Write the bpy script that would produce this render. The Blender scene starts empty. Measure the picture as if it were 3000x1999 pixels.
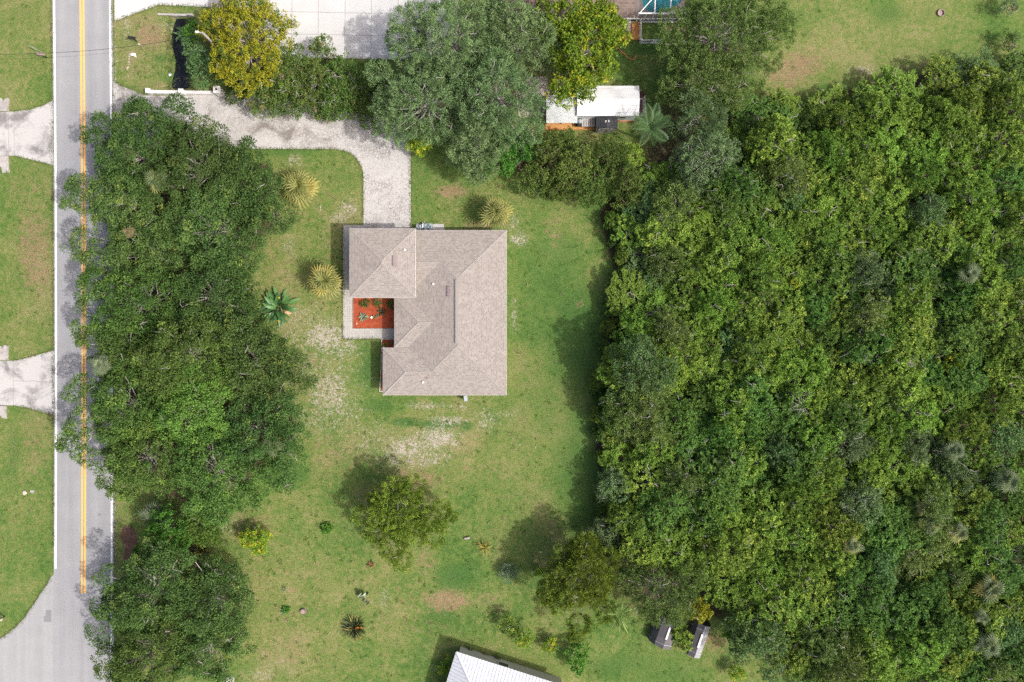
import bpy, math, random
import numpy as np

# ------------------------------------------------------------------ camera, sky, sun, exposure
sc = bpy.context.scene
H = 83.333            # camera height above the lawn (m)
S = 24.0              # photo pixels (3000 wide) per metre on the lawn
R = math.radians

cam_d = bpy.data.cameras.new('camera')
cam_d.lens = 24.0
cam_d.sensor_width = 36.0
cam_d.clip_end = 4000
cam = bpy.data.objects.new('camera', cam_d)
cam.location = (0, 0, H)
cam.rotation_euler = (0, 0, 0)
sc.collection.objects.link(cam)
sc.camera = cam

SUN_EL = R(49.5)
SUN_H = (0.928, -0.373)     # horizontal direction towards the sun
world = bpy.data.worlds.new('World')
sc.world = world
world.use_nodes = True
wn = world.node_tree
bg = wn.nodes['Background']
sky = wn.nodes.new('ShaderNodeTexSky')
sky.sky_type = 'NISHITA'
sky.sun_disc = False
sky.sun_elevation = SUN_EL
sky.sun_rotation = math.atan2(SUN_H[0], SUN_H[1])
sky.air_density = 0.8
sky.dust_density = 6.0
sky.ozone_density = 0.4
wn.links.new(sky.outputs[0], bg.inputs[0])
bg.inputs[1].default_value = 0.14

sun_d = bpy.data.lights.new('sun', 'SUN')
sun_d.energy = 2.4
sun_d.angle = R(0.9)
sun_d.color = (1.0, 0.975, 0.935)
sun = bpy.data.objects.new('sun', sun_d)
sx, sy, sz = SUN_H[0] * math.cos(SUN_EL), SUN_H[1] * math.cos(SUN_EL), math.sin(SUN_EL)
from mathutils import Vector, Matrix, Euler
sun.rotation_euler = Vector((sx, sy, sz)).to_track_quat('Z', 'Y').to_euler()
sun.location = (60, -30, 70)
sc.collection.objects.link(sun)

sc.view_settings.view_transform = 'Standard'
sc.view_settings.look = 'None'
sc.view_settings.gamma = 1.0
sc.view_settings.exposure = 0.68
sc.view_settings.use_curve_mapping = False
sc.cycles.use_denoising = False
sc.cycles.max_bounces = 5
sc.cycles.diffuse_bounces = 3
sc.cycles.transparent_max_bounces = 8

# ------------------------------------------------------------------ helpers
COL = sc.collection
rng = np.random.default_rng(11)
random.seed(11)


def P(u, v, z=0.0):
    """Photo point (3000x1999) at height z -> metres."""
    k = (H - z) / H / S
    return ((u - 1500) * k, (999.5 - v) * k, z)


def P2(u, v, z=0.0):
    return P(u, v, z)[:2]


def tag(o, label=None, cat=None, group=None, kind=None):
    if label: o['label'] = label
    if cat: o['category'] = cat
    if group: o['group'] = group
    if kind: o['kind'] = kind
    return o


def empty(name, loc=(0, 0, 0), rz=0.0, label=None, cat=None, group=None):
    o = bpy.data.objects.new(name, None)
    o.empty_display_size = 0.3
    o.location = loc
    o.rotation_euler = (0, 0, rz)
    COL.objects.link(o)
    return tag(o, label, cat, group)


def obj(name, me, parent=None, loc=(0, 0, 0), rot=(0, 0, 0), scale=(1, 1, 1)):
    o = bpy.data.objects.new(name, me)
    o.location = loc
    o.rotation_euler = rot
    o.scale = scale
    COL.objects.link(o)
    if parent: o.parent = parent
    return o


def mesh(name, verts, faces, mat=None):
    me = bpy.data.meshes.new(name)
    me.from_pydata([tuple(v) for v in verts], [], faces)
    me.update()
    uvl = me.uv_layers.new(name='UVMap')
    for p in me.polygons:
        n = p.normal
        u = Vector((0, 0, 1)).cross(n)
        if u.length < 1e-4: u = Vector((1, 0, 0))
        u.normalize()
        w = n.cross(u)
        for li in p.loop_indices:
            co = me.vertices[me.loops[li].vertex_index].co
            uvl.data[li].uv = (co.dot(u), co.dot(w))
    if mat: me.materials.append(mat)
    return me


def M(name, verts, faces, mat, parent=None, loc=(0, 0, 0), rot=(0, 0, 0)):
    return obj(name, mesh(name, verts, faces, mat), parent, loc, rot)


class MB:
    """collects boxes, tubes and prisms into one mesh"""
    def __init__(self): self.v = []; self.f = []

    def add(self, v, f):
        b = len(self.v)
        self.v += [tuple(q) for q in v]
        self.f += [tuple(i + b for i in q) for q in f]
        return self

    def box(self, c, s, rz=0.0, rx=0.0, ry=0.0):
        m = Euler((rx, ry, rz)).to_matrix()
        v = []
        for z in (-.5, .5):
            for x, y in ((-.5, -.5), (.5, -.5), (.5, .5), (-.5, .5)):
                q = m @ Vector((x * s[0], y * s[1], z * s[2]))
                v.append((c[0] + q.x, c[1] + q.y, c[2] + q.z))
        return self.add(v, [(3, 2, 1, 0), (4, 5, 6, 7), (0, 1, 5, 4), (1, 2, 6, 5), (2, 3, 7, 6), (3, 0, 4, 7)])

    def prism(self, poly, z0, z1):
        a = sum(poly[i][0] * poly[(i + 1) % len(poly)][1] - poly[(i + 1) % len(poly)][0] * poly[i][1] for i in range(len(poly)))
        if a < 0: poly = poly[::-1]
        n = len(poly)
        v = [(p[0], p[1], z0) for p in poly] + [(p[0], p[1], z1) for p in poly]
        f = [tuple(range(n - 1, -1, -1)), tuple(range(n, 2 * n))]
        f += [(i, (i + 1) % n, n + (i + 1) % n, n + i) for i in range(n)]
        return self.add(v, f)

    def tube(self, pts, rad, n=6, cap=True):
        pts = [Vector(p) for p in pts]
        if not hasattr(rad, '__len__'): rad = [rad] * len(pts)
        v = []; f = []
        for i, p in enumerate(pts):
            d = (pts[min(i + 1, len(pts) - 1)] - pts[max(i - 1, 0)]).normalized()
            a = d.cross(Vector((0, 0, 1)) if abs(d.z) < .9 else Vector((1, 0, 0))).normalized()
            b = d.cross(a)
            for k in range(n):
                t = 2 * math.pi * k / n
                v.append(p + (a * math.cos(t) + b * math.sin(t)) * rad[i])
        for i in range(len(pts) - 1):
            for k in range(n):
                f.append((i * n + k, i * n + (k + 1) % n, (i + 1) * n + (k + 1) % n, (i + 1) * n + k))
        if cap:
            f.append(tuple(range(n - 1, -1, -1)))
            f.append(tuple(range((len(pts) - 1) * n, len(pts) * n)))
        return self.add(v, f)

    def lathe(self, prof, c=(0, 0, 0), n=16):
        v = []; f = []
        for r, z in prof:
            for k in range(n):
                t = 2 * math.pi * k / n
                v.append((c[0] + r * math.cos(t), c[1] + r * math.sin(t), c[2] + z))
        for i in range(len(prof) - 1):
            for k in range(n):
                f.append((i * n + k, i * n + (k + 1) % n, (i + 1) * n + (k + 1) % n, (i + 1) * n + k))
        f.append(tuple(range(n - 1, -1, -1)))
        f.append(tuple(range((len(prof) - 1) * n, len(prof) * n)))
        return self.add(v, f)

    def build(self, name, mat, parent=None, loc=(0, 0, 0), rot=(0, 0, 0)):
        return M(name, self.v, self.f, mat, parent, loc, rot)


# ------------------------------------------------------------------ materials
def node(nt, typ, **kw):
    n = nt.nodes.new(typ)
    for k, v in kw.items(): setattr(n, k, v)
    return n


def base_mat(name, rough=0.8):
    m = bpy.data.materials.new(name)
    m.use_nodes = True
    b = m.node_tree.nodes['Principled BSDF']
    b.inputs['Roughness'].default_value = rough
    b.inputs['Specular IOR Level'].default_value = 0.25
    return m, m.node_tree, b


def ramp(nt, stops):
    r = node(nt, 'ShaderNodeValToRGB')
    e = r.color_ramp.elements
    while len(e) < len(stops): e.new(0.5)
    for i, (p, c) in enumerate(stops):
        e[i].position = p
        e[i].color = (*c, 1) if len(c) == 3 else c
    return r


def noise(nt, scale, detail=4, rough=0.6, vec=None, dist=0.0):
    n = node(nt, 'ShaderNodeTexNoise')
    n.inputs['Scale'].default_value = scale
    n.inputs['Detail'].default_value = detail
    n.inputs['Roughness'].default_value = rough
    n.inputs['Distortion'].default_value = dist
    if vec is not None: nt.links.new(vec, n.inputs['Vector'])
    return n


def mixc(nt, fac, a, b, mode='MIX'):
    m = node(nt, 'ShaderNodeMix', data_type='RGBA', blend_type=mode)
    for sock, val in ((m.inputs[0], fac), (m.inputs[6], a), (m.inputs[7], b)):
        if hasattr(val, 'is_output'): nt.links.new(val, sock)
        elif isinstance(val, (int, float)): sock.default_value = val
        else: sock.default_value = (*val, 1)
    return m.outputs[2]


def mth(nt, op, a, b=None, clamp=False):
    m = node(nt, 'ShaderNodeMath', operation=op, use_clamp=clamp)
    for i, v in enumerate((a, b)):
        if v is None: continue
        if hasattr(v, 'is_output'): nt.links.new(v, m.inputs[i])
        else: m.inputs[i].default_value = v
    return m.outputs[0]


def bump(nt, b, h, strength=0.3, dist=0.05):
    n = node(nt, 'ShaderNodeBump')
    n.inputs['Strength'].default_value = strength
    n.inputs['Distance'].default_value = dist
    nt.links.new(h, n.inputs['Height'])
    nt.links.new(n.outputs[0], b.inputs['Normal'])


def wpos(nt):
    return node(nt, 'ShaderNodeNewGeometry').outputs['Position']


def opos(nt):
    return node(nt, 'ShaderNodeTexCoord').outputs['Object']


def mottled(name, c1, c2, scale=2.0, fine=20.0, rough=0.8, bstr=0.2, metal=0.0, local=False, finestr=0.25):
    m, nt, b = base_mat(name, rough)
    p = opos(nt) if local else wpos(nt)
    n1 = noise(nt, scale, 5, 0.65, p)
    n2 = noise(nt, fine, 3, 0.6, p)
    r = ramp(nt, [(0.3, c1), (0.7, c2)])
    nt.links.new(n1.outputs[0], r.inputs[0])
    dk = mth(nt, 'MULTIPLY_ADD', n2.outputs[0], finestr * 2)
    dk.node.inputs[2].default_value = 1 - finestr
    g = node(nt, 'ShaderNodeCombineColor')
    for i in range(3): nt.links.new(dk, g.inputs[i])
    c = mixc(nt, 1.0, r.outputs[0], g.outputs[0], 'MULTIPLY')
    nt.links.new(c, b.inputs['Base Color'])
    b.inputs['Metallic'].default_value = metal
    if bstr: bump(nt, b, n2.outputs[0], bstr, 0.02)
    return m


MAT = {}
MAT['asphalt'] = None


def make_asphalt(name, c1, c2):
    m, nt, b = base_mat(name, 0.9)
    p = wpos(nt)
    st = node(nt, 'ShaderNodeMapping'); st.inputs['Scale'].default_value = (1.1, 0.03, 1)
    nt.links.new(p, st.inputs[0])
    n1 = noise(nt, 1.0, 3, 0.5, st.outputs[0])
    n2 = noise(nt, 0.5, 5, 0.6, p)
    n3 = noise(nt, 14.0, 3, 0.7, p)
    r = ramp(nt, [(0.3, c1), (0.7, c2)])
    nt.links.new(mth(nt, 'ADD', mth(nt, 'MULTIPLY', n1.outputs[0], .6), mth(nt, 'MULTIPLY', n2.outputs[0], .4)), r.inputs[0])
    f = ramp(nt, [(0.25, (.84, .84, .84)), (0.75, (1.12, 1.12, 1.12))])
    nt.links.new(n3.outputs[0], f.inputs[0])
    nt.links.new(mixc(nt, 1.0, r.outputs[0], f.outputs[0], 'MULTIPLY'), b.inputs['Base Color'])
    bump(nt, b, n3.outputs[0], 0.3, 0.01)
    return m


MAT['asphalt'] = make_asphalt('asphalt', (.235, .235, .242), (.310, .308, .312))
MAT['asphalt_old'] = make_asphalt('asphalt_old', (.262, .262, .265), (.335, .333, .332))
MAT['asphalt_patch'] = make_asphalt('asphalt_patch', (.19, .19, .198), (.23, .23, .238))


def paint(name, c, worn):
    m, nt, b = base_mat(name, 0.6)
    p = wpos(nt)
    n = noise(nt, 6.0, 6, 0.7, p)
    r = ramp(nt, [(0.36, worn), (0.47, c)])
    nt.links.new(n.outputs[0], r.inputs[0])
    nt.links.new(r.outputs[0], b.inputs['Base Color'])
    return m


MAT['white_paint'] = paint('white_line_paint', (.78, .78, .77), (.6, .6, .6))
MAT['yellow_paint'] = paint('yellow_line_paint', (.80, .43, .095), (.62, .36, .12))
MAT['concrete_white'] = mottled('concrete_white', (.455, .448, .435), (.515, .508, .495), 0.5, 9, 0.85, 0.15, finestr=.08)


def stained_concrete(name, clean, dirty, lo, hi, sc_=0.35):
    m, nt, b = base_mat(name, 0.88)
    p = wpos(nt)
    n1 = noise(nt, sc_, 6, 0.68, p, 0.6)
    n2 = noise(nt, 7, 4, 0.65, p)
    r = ramp(nt, [(lo, dirty), (hi, clean)])
    nt.links.new(mth(nt, 'ADD', mth(nt, 'MULTIPLY', n1.outputs[0], .85), mth(nt, 'MULTIPLY', n2.outputs[0], .15)), r.inputs[0])
    nt.links.new(r.outputs[0], b.inputs['Base Color'])
    bump(nt, b, n2.outputs[0], 0.2, 0.01)
    return m


MAT['concrete_stained'] = stained_concrete('concrete_stained', (.43, .415, .40), (.19, .18, .175), .38, .53)
MAT['concrete_grey'] = stained_concrete('concrete_grey', (.42, .39, .37), (.22, .20, .19), .3, .6, 1.2)
MAT['concrete_joint'] = mottled('concrete_joint', (.2, .19, .18), (.26, .25, .24), 2)


def make_stamped():
    m, nt, b = base_mat('stamped_stone_concrete', 0.85)
    p = wpos(nt)
    wob = noise(nt, 1.5, 3, 0.5, p)
    ad = node(nt, 'ShaderNodeMix', data_type='VECTOR'); ad.inputs[0].default_value = 0.04
    nt.links.new(p, ad.inputs[4]); nt.links.new(wob.outputs['Color'], ad.inputs[5])
    v = node(nt, 'ShaderNodeTexVoronoi', feature='DISTANCE_TO_EDGE'); v.inputs['Scale'].default_value = 3.3
    v2 = node(nt, 'ShaderNodeTexVoronoi', feature='F1'); v2.inputs['Scale'].default_value = 3.3
    for q in (v, v2): nt.links.new(ad.outputs[1], q.inputs['Vector'])
    big = noise(nt, 0.22, 6, 0.66, p, 0.8)
    fine = noise(nt, 5, 4, 0.6, p)
    st = mth(nt, 'ADD', mth(nt, 'MULTIPLY', big.outputs[0], .8), mth(nt, 'MULTIPLY', fine.outputs[0], .2))
    sx_ = node(nt, 'ShaderNodeSeparateXYZ'); nt.links.new(p, sx_.inputs[0])
    st = mth(nt, 'ADD', st, ramp_fac(nt, sx_.outputs[0], -26, -17, 0.0, .07))
    r = ramp(nt, [(0.38, (.19, .172, .155)), (0.46, (.365, .35, .335)), (0.54, (.425, .412, .398))])
    nt.links.new(st, r.inputs[0])
    # per stone tone
    t = mth(nt, 'MULTIPLY_ADD', v2.outputs['Color'].node.outputs['Distance'], 0.0)
    sep = node(nt, 'ShaderNodeSeparateColor'); nt.links.new(v2.outputs['Color'], sep.inputs[0])
    tone = ramp(nt, [(0, (.93, .93, .92)), (1, (1.06, 1.05, 1.04))]); nt.links.new(sep.outputs[0], tone.inputs[0])
    c = mixc(nt, 1.0, r.outputs[0], tone.outputs[0], 'MULTIPLY')
    j = ramp(nt, [(0.02, (1, 1, 1)), (0.085, (0, 0, 0))]); nt.links.new(v.outputs[0], j.inputs[0])
    jm = mth(nt, 'MULTIPLY', j.outputs[0], ramp_fac(nt, big.outputs[0], .58, .42, .16, .75))
    c = mixc(nt, jm, c, (.155, .14, .128))
    nt.links.new(c, b.inputs['Base Color'])
    h = ramp(nt, [(0.0, (0, 0, 0)), (0.12, (1, 1, 1))]); nt.links.new(v.outputs[0], h.inputs[0])
    bump(nt, b, h.outputs[0], 0.3, 0.015)
    return m


def ramp_fac(nt, val, a, b_, lo, hi):
    m = node(nt, 'ShaderNodeMapRange')
    m.inputs[1].default_value = a; m.inputs[2].default_value = b_
    m.inputs[3].default_value = lo; m.inputs[4].default_value = hi
    nt.links.new(val, m.inputs[0])
    return m.outputs[0]


MAT['stamped'] = make_stamped()


def make_shingle(name, ca, cb, cm, row=0.2, w=0.34):
    m, nt, b = base_mat(name, 0.92)
    uv = node(nt, 'ShaderNodeTexCoord').outputs['UV']
    br = node(nt, 'ShaderNodeTexBrick')
    br.offset = 0.5
    br.inputs['Scale'].default_value = 1.0
    br.inputs['Brick Width'].default_value = w
    br.inputs['Row Height'].default_value = row
    br.inputs['Mortar Size'].default_value = 0.026
    br.inputs['Mortar Smooth'].default_value = 0.6
    br.inputs['Bias'].default_value = 0.0
    br.inputs['Color1'].default_value = (*ca, 1)
    br.inputs['Color2'].default_value = (*cb, 1)
    br.inputs['Mortar'].default_value = (*cm, 1)
    nt.links.new(uv, br.inputs['Vector'])
    p = wpos(nt)
    n = noise(nt, 0.7, 5, 0.65, p)
    f = ramp(nt, [(0.3, (.97, .965, .96)), (0.7, (1.03, 1.03, 1.03))]); nt.links.new(n.outputs[0], f.inputs[0])
    n2 = noise(nt, 16, 3, 0.7, p)
    g = ramp(nt, [(0.25, (.86, .85, .84)), (0.75, (1.12, 1.12, 1.12))]); nt.links.new(n2.outputs[0], g.inputs[0])
    mp = node(nt, 'ShaderNodeMapping'); mp.inputs['Scale'].default_value = (2.2, .22, 1); nt.links.new(uv, mp.inputs[0])
    n5 = noise(nt, 1.0, 4, .6, mp.outputs[0])
    s5 = ramp(nt, [(0.36, (.90, .895, .89)), (0.6, (1.03, 1.03, 1.03))]); nt.links.new(n5.outputs[0], s5.inputs[0])
    c = mixc(nt, 1.0, br.outputs[0], f.outputs[0], 'MULTIPLY')
    c = mixc(nt, .35, c, mixc(nt, 1.0, c, s5.outputs[0], 'MULTIPLY'))
    c = mixc(nt, 1.0, c, g.outputs[0], 'MULTIPLY')
    nt.links.new(c, b.inputs['Base Color'])
    bump(nt, b, mth(nt, 'SUBTRACT', 1.0, br.outputs['Fac']), 0.5, 0.012)
    return m


MAT['shingle'] = make_shingle('tan_shingle', (.205, .180, .162), (.288, .258, .234), (.325, .293, .268), .2, .3)
MAT['shingle_brown'] = make_shingle('brown_shingle', (.15, .11, .095), (.24, .185, .165), (.13, .10, .085), .22, .4)
MAT['ridge_cap'] = mottled('ridge_cap_shingle', (.248, .224, .204), (.292, .266, .244), 4, 18)
MAT['vent_dark'] = mottled('roof_vent_metal', (.20, .155, .16), (.26, .20, .205), 3, 20, 0.5)
MAT['white_trim'] = mottled('white_trim', (.56, .54, .52), (.64, .62, .60), 2, 12, .6, 0.05, finestr=.06)
MAT['cream_wall'] = mottled('cream_stucco', (.48, .44, .38), (.54, .50, .44), 1.2, 25, .9, .3, finestr=.1)
MAT['grey_wall'] = mottled('pale_grey_siding', (.50, .52, .50), (.57, .58, .57), 1.2, 25, .8, .1, finestr=.06)
MAT['white_pipe'] = mottled('white_pvc', (.75, .75, .74), (.8, .8, .79), 3, 20, .4, 0, finestr=.03)
MAT['glass'] = mottled('dark_window_glass', (.03, .04, .05), (.05, .06, .07), 1, 3, .08, 0, finestr=.05)


def make_white_roof(name, c1, c2, dirt, lo):
    m, nt, b = base_mat(name, 0.45)
    p = wpos(nt)
    st = node(nt, 'ShaderNodeMapping'); st.inputs['Scale'].default_value = (.5, 1.6, 1)
    nt.links.new(p, st.inputs[0])
    n1 = noise(nt, .55, 6, .7, st.outputs[0])
    n2 = noise(nt, .25, 2, .5, p)
    r = ramp(nt, [(lo, dirt), (lo + .12, c1), (.75, c2)])
    nt.links.new(mth(nt, 'ADD', mth(nt, 'MULTIPLY', n1.outputs[0], .55), mth(nt, 'MULTIPLY', n2.outputs[0], .45)), r.inputs[0])
    nt.links.new(r.outputs[0], b.inputs['Base Color'])
    return m


MAT['white_roof'] = make_white_roof('white_metal_roof', (.60, .60, .60), (.66, .66, .66), (.42, .42, .415), .37)
MAT['white_corr'] = make_white_roof('white_corrugated_roof', (.48, .505, .50), (.54, .56, .555), (.34, .35, .345), .34)
MAT['metal_roof'] = make_white_roof('pale_metal_roof', (.49, .505, .54), (.55, .565, .60), (.38, .39, .41), .3)
MAT['orange_deck'] = mottled('orange_stained_wood', (.42, .19, .06), (.52, .27, .10), 1.2, 14, .7, .15)
MAT['grey_slat'] = mottled('weathered_wood', (.38, .35, .34), (.48, .45, .44), 2, 15, .8, .2)
MAT['dark_plastic'] = mottled('charcoal_plastic', (.05, .052, .058), (.075, .077, .083), 2, 15, .5, .05)
MAT['dark_plastic_pale'] = mottled('pale_grey_plastic', (.27, .26, .25), (.34, .33, .32), 2, 15, .5, .05)
MAT['black'] = mottled('black_plastic', (.018, .02, .024), (.03, .033, .038), 2, 15, .4, .05)
MAT['bluegrey'] = mottled('blue_grey_metal', (.22, .28, .30), (.29, .35, .37), 2, 15, .5, .05)
MAT['steel'] = mottled('grey_steel', (.36, .40, .43), (.44, .48, .5), 4, 15, .45, .05, .3)
MAT['brown_box'] = mottled('brown_painted_metal', (.26, .19, .165), (.33, .25, .22), 4, 15, .6, .05)
MAT['mulch'] = mottled('red_mulch', (.20, .036, .017), (.37, .085, .036), 2.2, 13, .95, .9, finestr=.55)
MAT['brown_mulch'] = mottled('brown_mulch', (.10, .055, .04), (.17, .10, .075), 1.5, 22, .95, .8, finestr=.4)
MAT['gravel'] = mottled('pale_gravel', (.30, .25, .20), (.52, .46, .40), 8, 26, .9, .6, finestr=.3)
MAT['paver'] = mottled('grey_paver', (.30, .30, .295), (.36, .36, .355), 3, 18, .85, .2)
MAT['brown_plank'] = mottled('dark_brown_plank', (.11, .06, .045), (.16, .09, .07), 3, 18, .8, .2)
MAT['bark'] = mottled('grey_bark', (.24, .21, .185), (.40, .37, .34), 4, 14, .9, .4, local=True)
MAT['bark_pale'] = mottled('pale_bark', (.26, .235, .215), (.40, .37, .345), 4, 14, .9, .4, local=True)
MAT['bark_dark'] = mottled('brown_bark', (.11, .085, .07), (.2, .16, .13), 4, 14, .9, .4, local=True)
MAT['palm_bark'] = mottled('palm_bark', (.16, .13, .11), (.27, .23, .2), 8, 20, .9, .5, local=True)
MAT['stone_pale'] = mottled('pale_stone', (.42, .35, .27), (.52, .45, .36), 6, 20, .8, .4)
MAT['hose'] = mottled('orange_hose', (.62, .17, .08), (.7, .22, .11), 6, 20, .5, 0)
MAT['film'] = mottled('dark_shade_film', (.075, .07, .075), (.13, .12, .125), 1.2, 12, .6, .1, finestr=.15)
MAT['film_pale'] = mottled('worn_grey_film', (.22, .22, .23), (.33, .33, .34), 1.2, 12, .6, .1, finestr=.15)
MAT['pool_deck'] = mottled('pool_deck', (.20, .17, .155), (.27, .235, .22), 1, 14, .8, .2)
MAT['pool_tile'] = mottled('pool_shell', (.03, .26, .32), (.05, .33, .38), .5, 3, .5, 0, finestr=.06)


def make_water(name, col, rough, tr):
    m, nt, b = base_mat(name, rough)
    b.inputs['Base Color'].default_value = (*col, 1)
    b.inputs['Specular IOR Level'].default_value = 0.5
    b.inputs['IOR'].default_value = 1.33
    n = noise(nt, 1.4, 3, .5, wpos(nt))
    bump(nt, b, n.outputs[0], 0.12, 0.05)
    b.inputs['Alpha'].default_value = tr
    return m


MAT['ditch_water'] = make_water('ditch_water', (.012, .014, .018), .06, 1.0)
MAT['pool_water'] = make_water('pool_water', (.04, .30, .36), .06, .55)


def make_screen():
    m, nt, b = base_mat('insect_screen_mesh', .9)
    b.inputs['Base Color'].default_value = (.02, .02, .022, 1)
    b.inputs['Alpha'].default_value = .30
    return m


MAT['screen'] = make_screen()


def make_tile_walk():
    m, nt, b = base_mat('pale_tile_paving', .85)
    p = wpos(nt)
    br = node(nt, 'ShaderNodeTexBrick'); br.offset = 0.0
    br.inputs['Scale'].default_value = 1
    br.inputs['Brick Width'].default_value = .3
    br.inputs['Row Height'].default_value = .3
    br.inputs['Mortar Size'].default_value = .012
    br.inputs['Color1'].default_value = (.355, .34, .31, 1)
    br.inputs['Color2'].default_value = (.395, .38, .35, 1)
    br.inputs['Mortar'].default_value = (.26, .245, .225, 1)
    nt.links.new(p, br.inputs['Vector'])
    n = noise(nt, 1.1, 5, .65, p)
    f = ramp(nt, [(0.3, (.9, .9, .9)), (0.7, (1.05, 1.05, 1.05))]); nt.links.new(n.outputs[0], f.inputs[0])
    nt.links.new(mixc(nt, 1.0, br.outputs[0], f.outputs[0], 'MULTIPLY'), b.inputs['Base Color'])
    bump(nt, b, mth(nt, 'SUBTRACT', 1.0, br.outputs['Fac']), .4, .01)
    return m


MAT['tile'] = make_tile_walk()


def leaf_mat(name, trans=0.25, rough=0.55, hue=0.013, val=0.2):
    """leaf colour comes from the leaf's own colour attribute, tinted per plant"""
    m, nt, b = base_mat(name, rough)
    a = node(nt, 'ShaderNodeAttribute'); a.attribute_name = 'Col'
    oi = node(nt, 'ShaderNodeObjectInfo')
    hs = node(nt, 'ShaderNodeHueSaturation')
    nt.links.new(ramp_fac(nt, oi.outputs['Random'], 0, 1, .5 - hue, .5 + hue), hs.inputs['Hue'])
    w = node(nt, 'ShaderNodeTexWhiteNoise', noise_dimensions='1D'); nt.links.new(oi.outputs['Random'], w.inputs['W'])
    nt.links.new(ramp_fac(nt, w.outputs['Value'], 0, 1, 1 - val, 1 + val), hs.inputs['Value'])
    nt.links.new(a.outputs['Color'], hs.inputs['Color'])
    nt.links.new(hs.outputs[0], b.inputs['Base Color'])
    b.inputs['Specular IOR Level'].default_value = 0.14
    t = node(nt, 'ShaderNodeBsdfTranslucent')
    nt.links.new(hs.outputs[0], t.inputs['Color'])
    ms = node(nt, 'ShaderNodeMixShader'); ms.inputs[0].default_value = trans
    nt.links.new(b.outputs[0], ms.inputs[1]); nt.links.new(t.outputs[0], ms.inputs[2])
    nt.links.new(ms.outputs[0], nt.nodes['Material Output'].inputs['Surface'])
    return m


MAT['leaf'] = leaf_mat('leaf', .26)
MAT['leaf_glossy'] = leaf_mat('glossy_leaf', .2, .42)


def simple_leaf(name, c1, c2, trans=.2, rough=.5):
    m, nt, b = base_mat(name, rough)
    n = noise(nt, 3, 3, .6, opos(nt))
    oi = node(nt, 'ShaderNodeObjectInfo')
    f = mth(nt, 'ADD', mth(nt, 'MULTIPLY', n.outputs[0], .5), mth(nt, 'MULTIPLY', oi.outputs['Random'], .5))
    r = ramp(nt, [(0.2, c1), (0.8, c2)]); nt.links.new(f, r.inputs[0])
    nt.links.new(r.outputs[0], b.inputs['Base Color'])
    b.inputs['Specular IOR Level'].default_value = .35
    t = node(nt, 'ShaderNodeBsdfTranslucent'); nt.links.new(r.outputs[0], t.inputs['Color'])
    ms = node(nt, 'ShaderNodeMixShader'); ms.inputs[0].default_value = trans
    nt.links.new(b.outputs[0], ms.inputs[1]); nt.links.new(t.outputs[0], ms.inputs[2])
    nt.links.new(ms.outputs[0], nt.nodes['Material Output'].inputs['Surface'])
    return m


MAT['frond_green'] = simple_leaf('fan_frond_green', (.150, .170, .042), (.275, .280, .085))
MAT['frond_yellow'] = simple_leaf('fan_frond_yellowing', (.245, .225, .045), (.37, .315, .085))
MAT['frond_dry'] = simple_leaf('fan_frond_dry', (.20, .135, .07), (.30, .21, .12))
MAT['frond_wood'] = simple_leaf('fan_frond_dark', (.060, .095, .034), (.125, .165, .062))
MAT['frond_grey'] = simple_leaf('fan_frond_greyish', (.095, .135, .062), (.175, .215, .115))
MAT['feather'] = simple_leaf('feather_frond', (.05, .115, .035), (.115, .20, .065))
MAT['paddle'] = simple_leaf('paddle_leaf', (.04, .12, .04), (.10, .21, .06), .12, .4)
MAT['paddle_light'] = simple_leaf('banana_leaf', (.12, .19, .04), (.22, .29, .08))
MAT['strap_yellow'] = simple_leaf('yellow_strap_leaf', (.34, .30, .06), (.5, .42, .1))
MAT['strap_dark'] = simple_leaf('dark_strap_leaf', (.035, .055, .03), (.09, .11, .05))
MAT['pad'] = simple_leaf('cactus_pad', (.15, .21, .115), (.26, .31, .2), .03)
MAT['flower_orange'] = simple_leaf('orange_petal', (.75, .2, .03), (.8, .28, .05))
MAT['flower_yellow'] = simple_leaf('yellow_petal', (.75, .5, .03), (.8, .58, .06))
MAT['flower_pink'] = simple_leaf('pink_petal', (.6, .16, .17), (.7, .25, .24))
MAT['dry_leaf'] = simple_leaf('dry_leaf', (.45, .26, .13), (.6, .4, .25))


# ------------------------------------------------------------------ ground sheet
XS = np.concatenate([[-1500, -700, -300, -150, -100], np.arange(-80, 80.01, .4), [100, 150, 300, 700, 1500]])
YS = np.concatenate([[-1500, -700, -300, -150, -90], np.arange(-56, 56.01, .4), [90, 150, 300, 700, 1500]])
GX, GY = np.meshgrid(XS, YS)
GU, GV = GX * S + 1500, 999.5 - GY * S


def blobs(lst, grow=0):
    f = np.zeros_like(GX)
    for b in lst:
        u, v, ru, rv, s = b[:5]
        a = R(b[5]) if len(b) > 5 else 0
        if grow: ru, rv = ru * grow, rv * grow
        du, dv = GU - u, GV - v
        x = (du * math.cos(a) + dv * math.sin(a)) / ru
        y = (-du * math.sin(a) + dv * math.cos(a)) / rv
        f = np.maximum(f, s * np.exp(-.5 * (x * x + y * y) ** 1.3))
    return np.clip(f, 0, 1)


def box_field(u0, v0, u1, v1, soft):
    du = np.maximum(np.maximum(u0 - GU, GU - u1), 0)
    dv = np.maximum(np.maximum(v0 - GV, GV - v1), 0)
    return np.exp(-((du ** 2 + dv ** 2) / soft ** 2))


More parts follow.
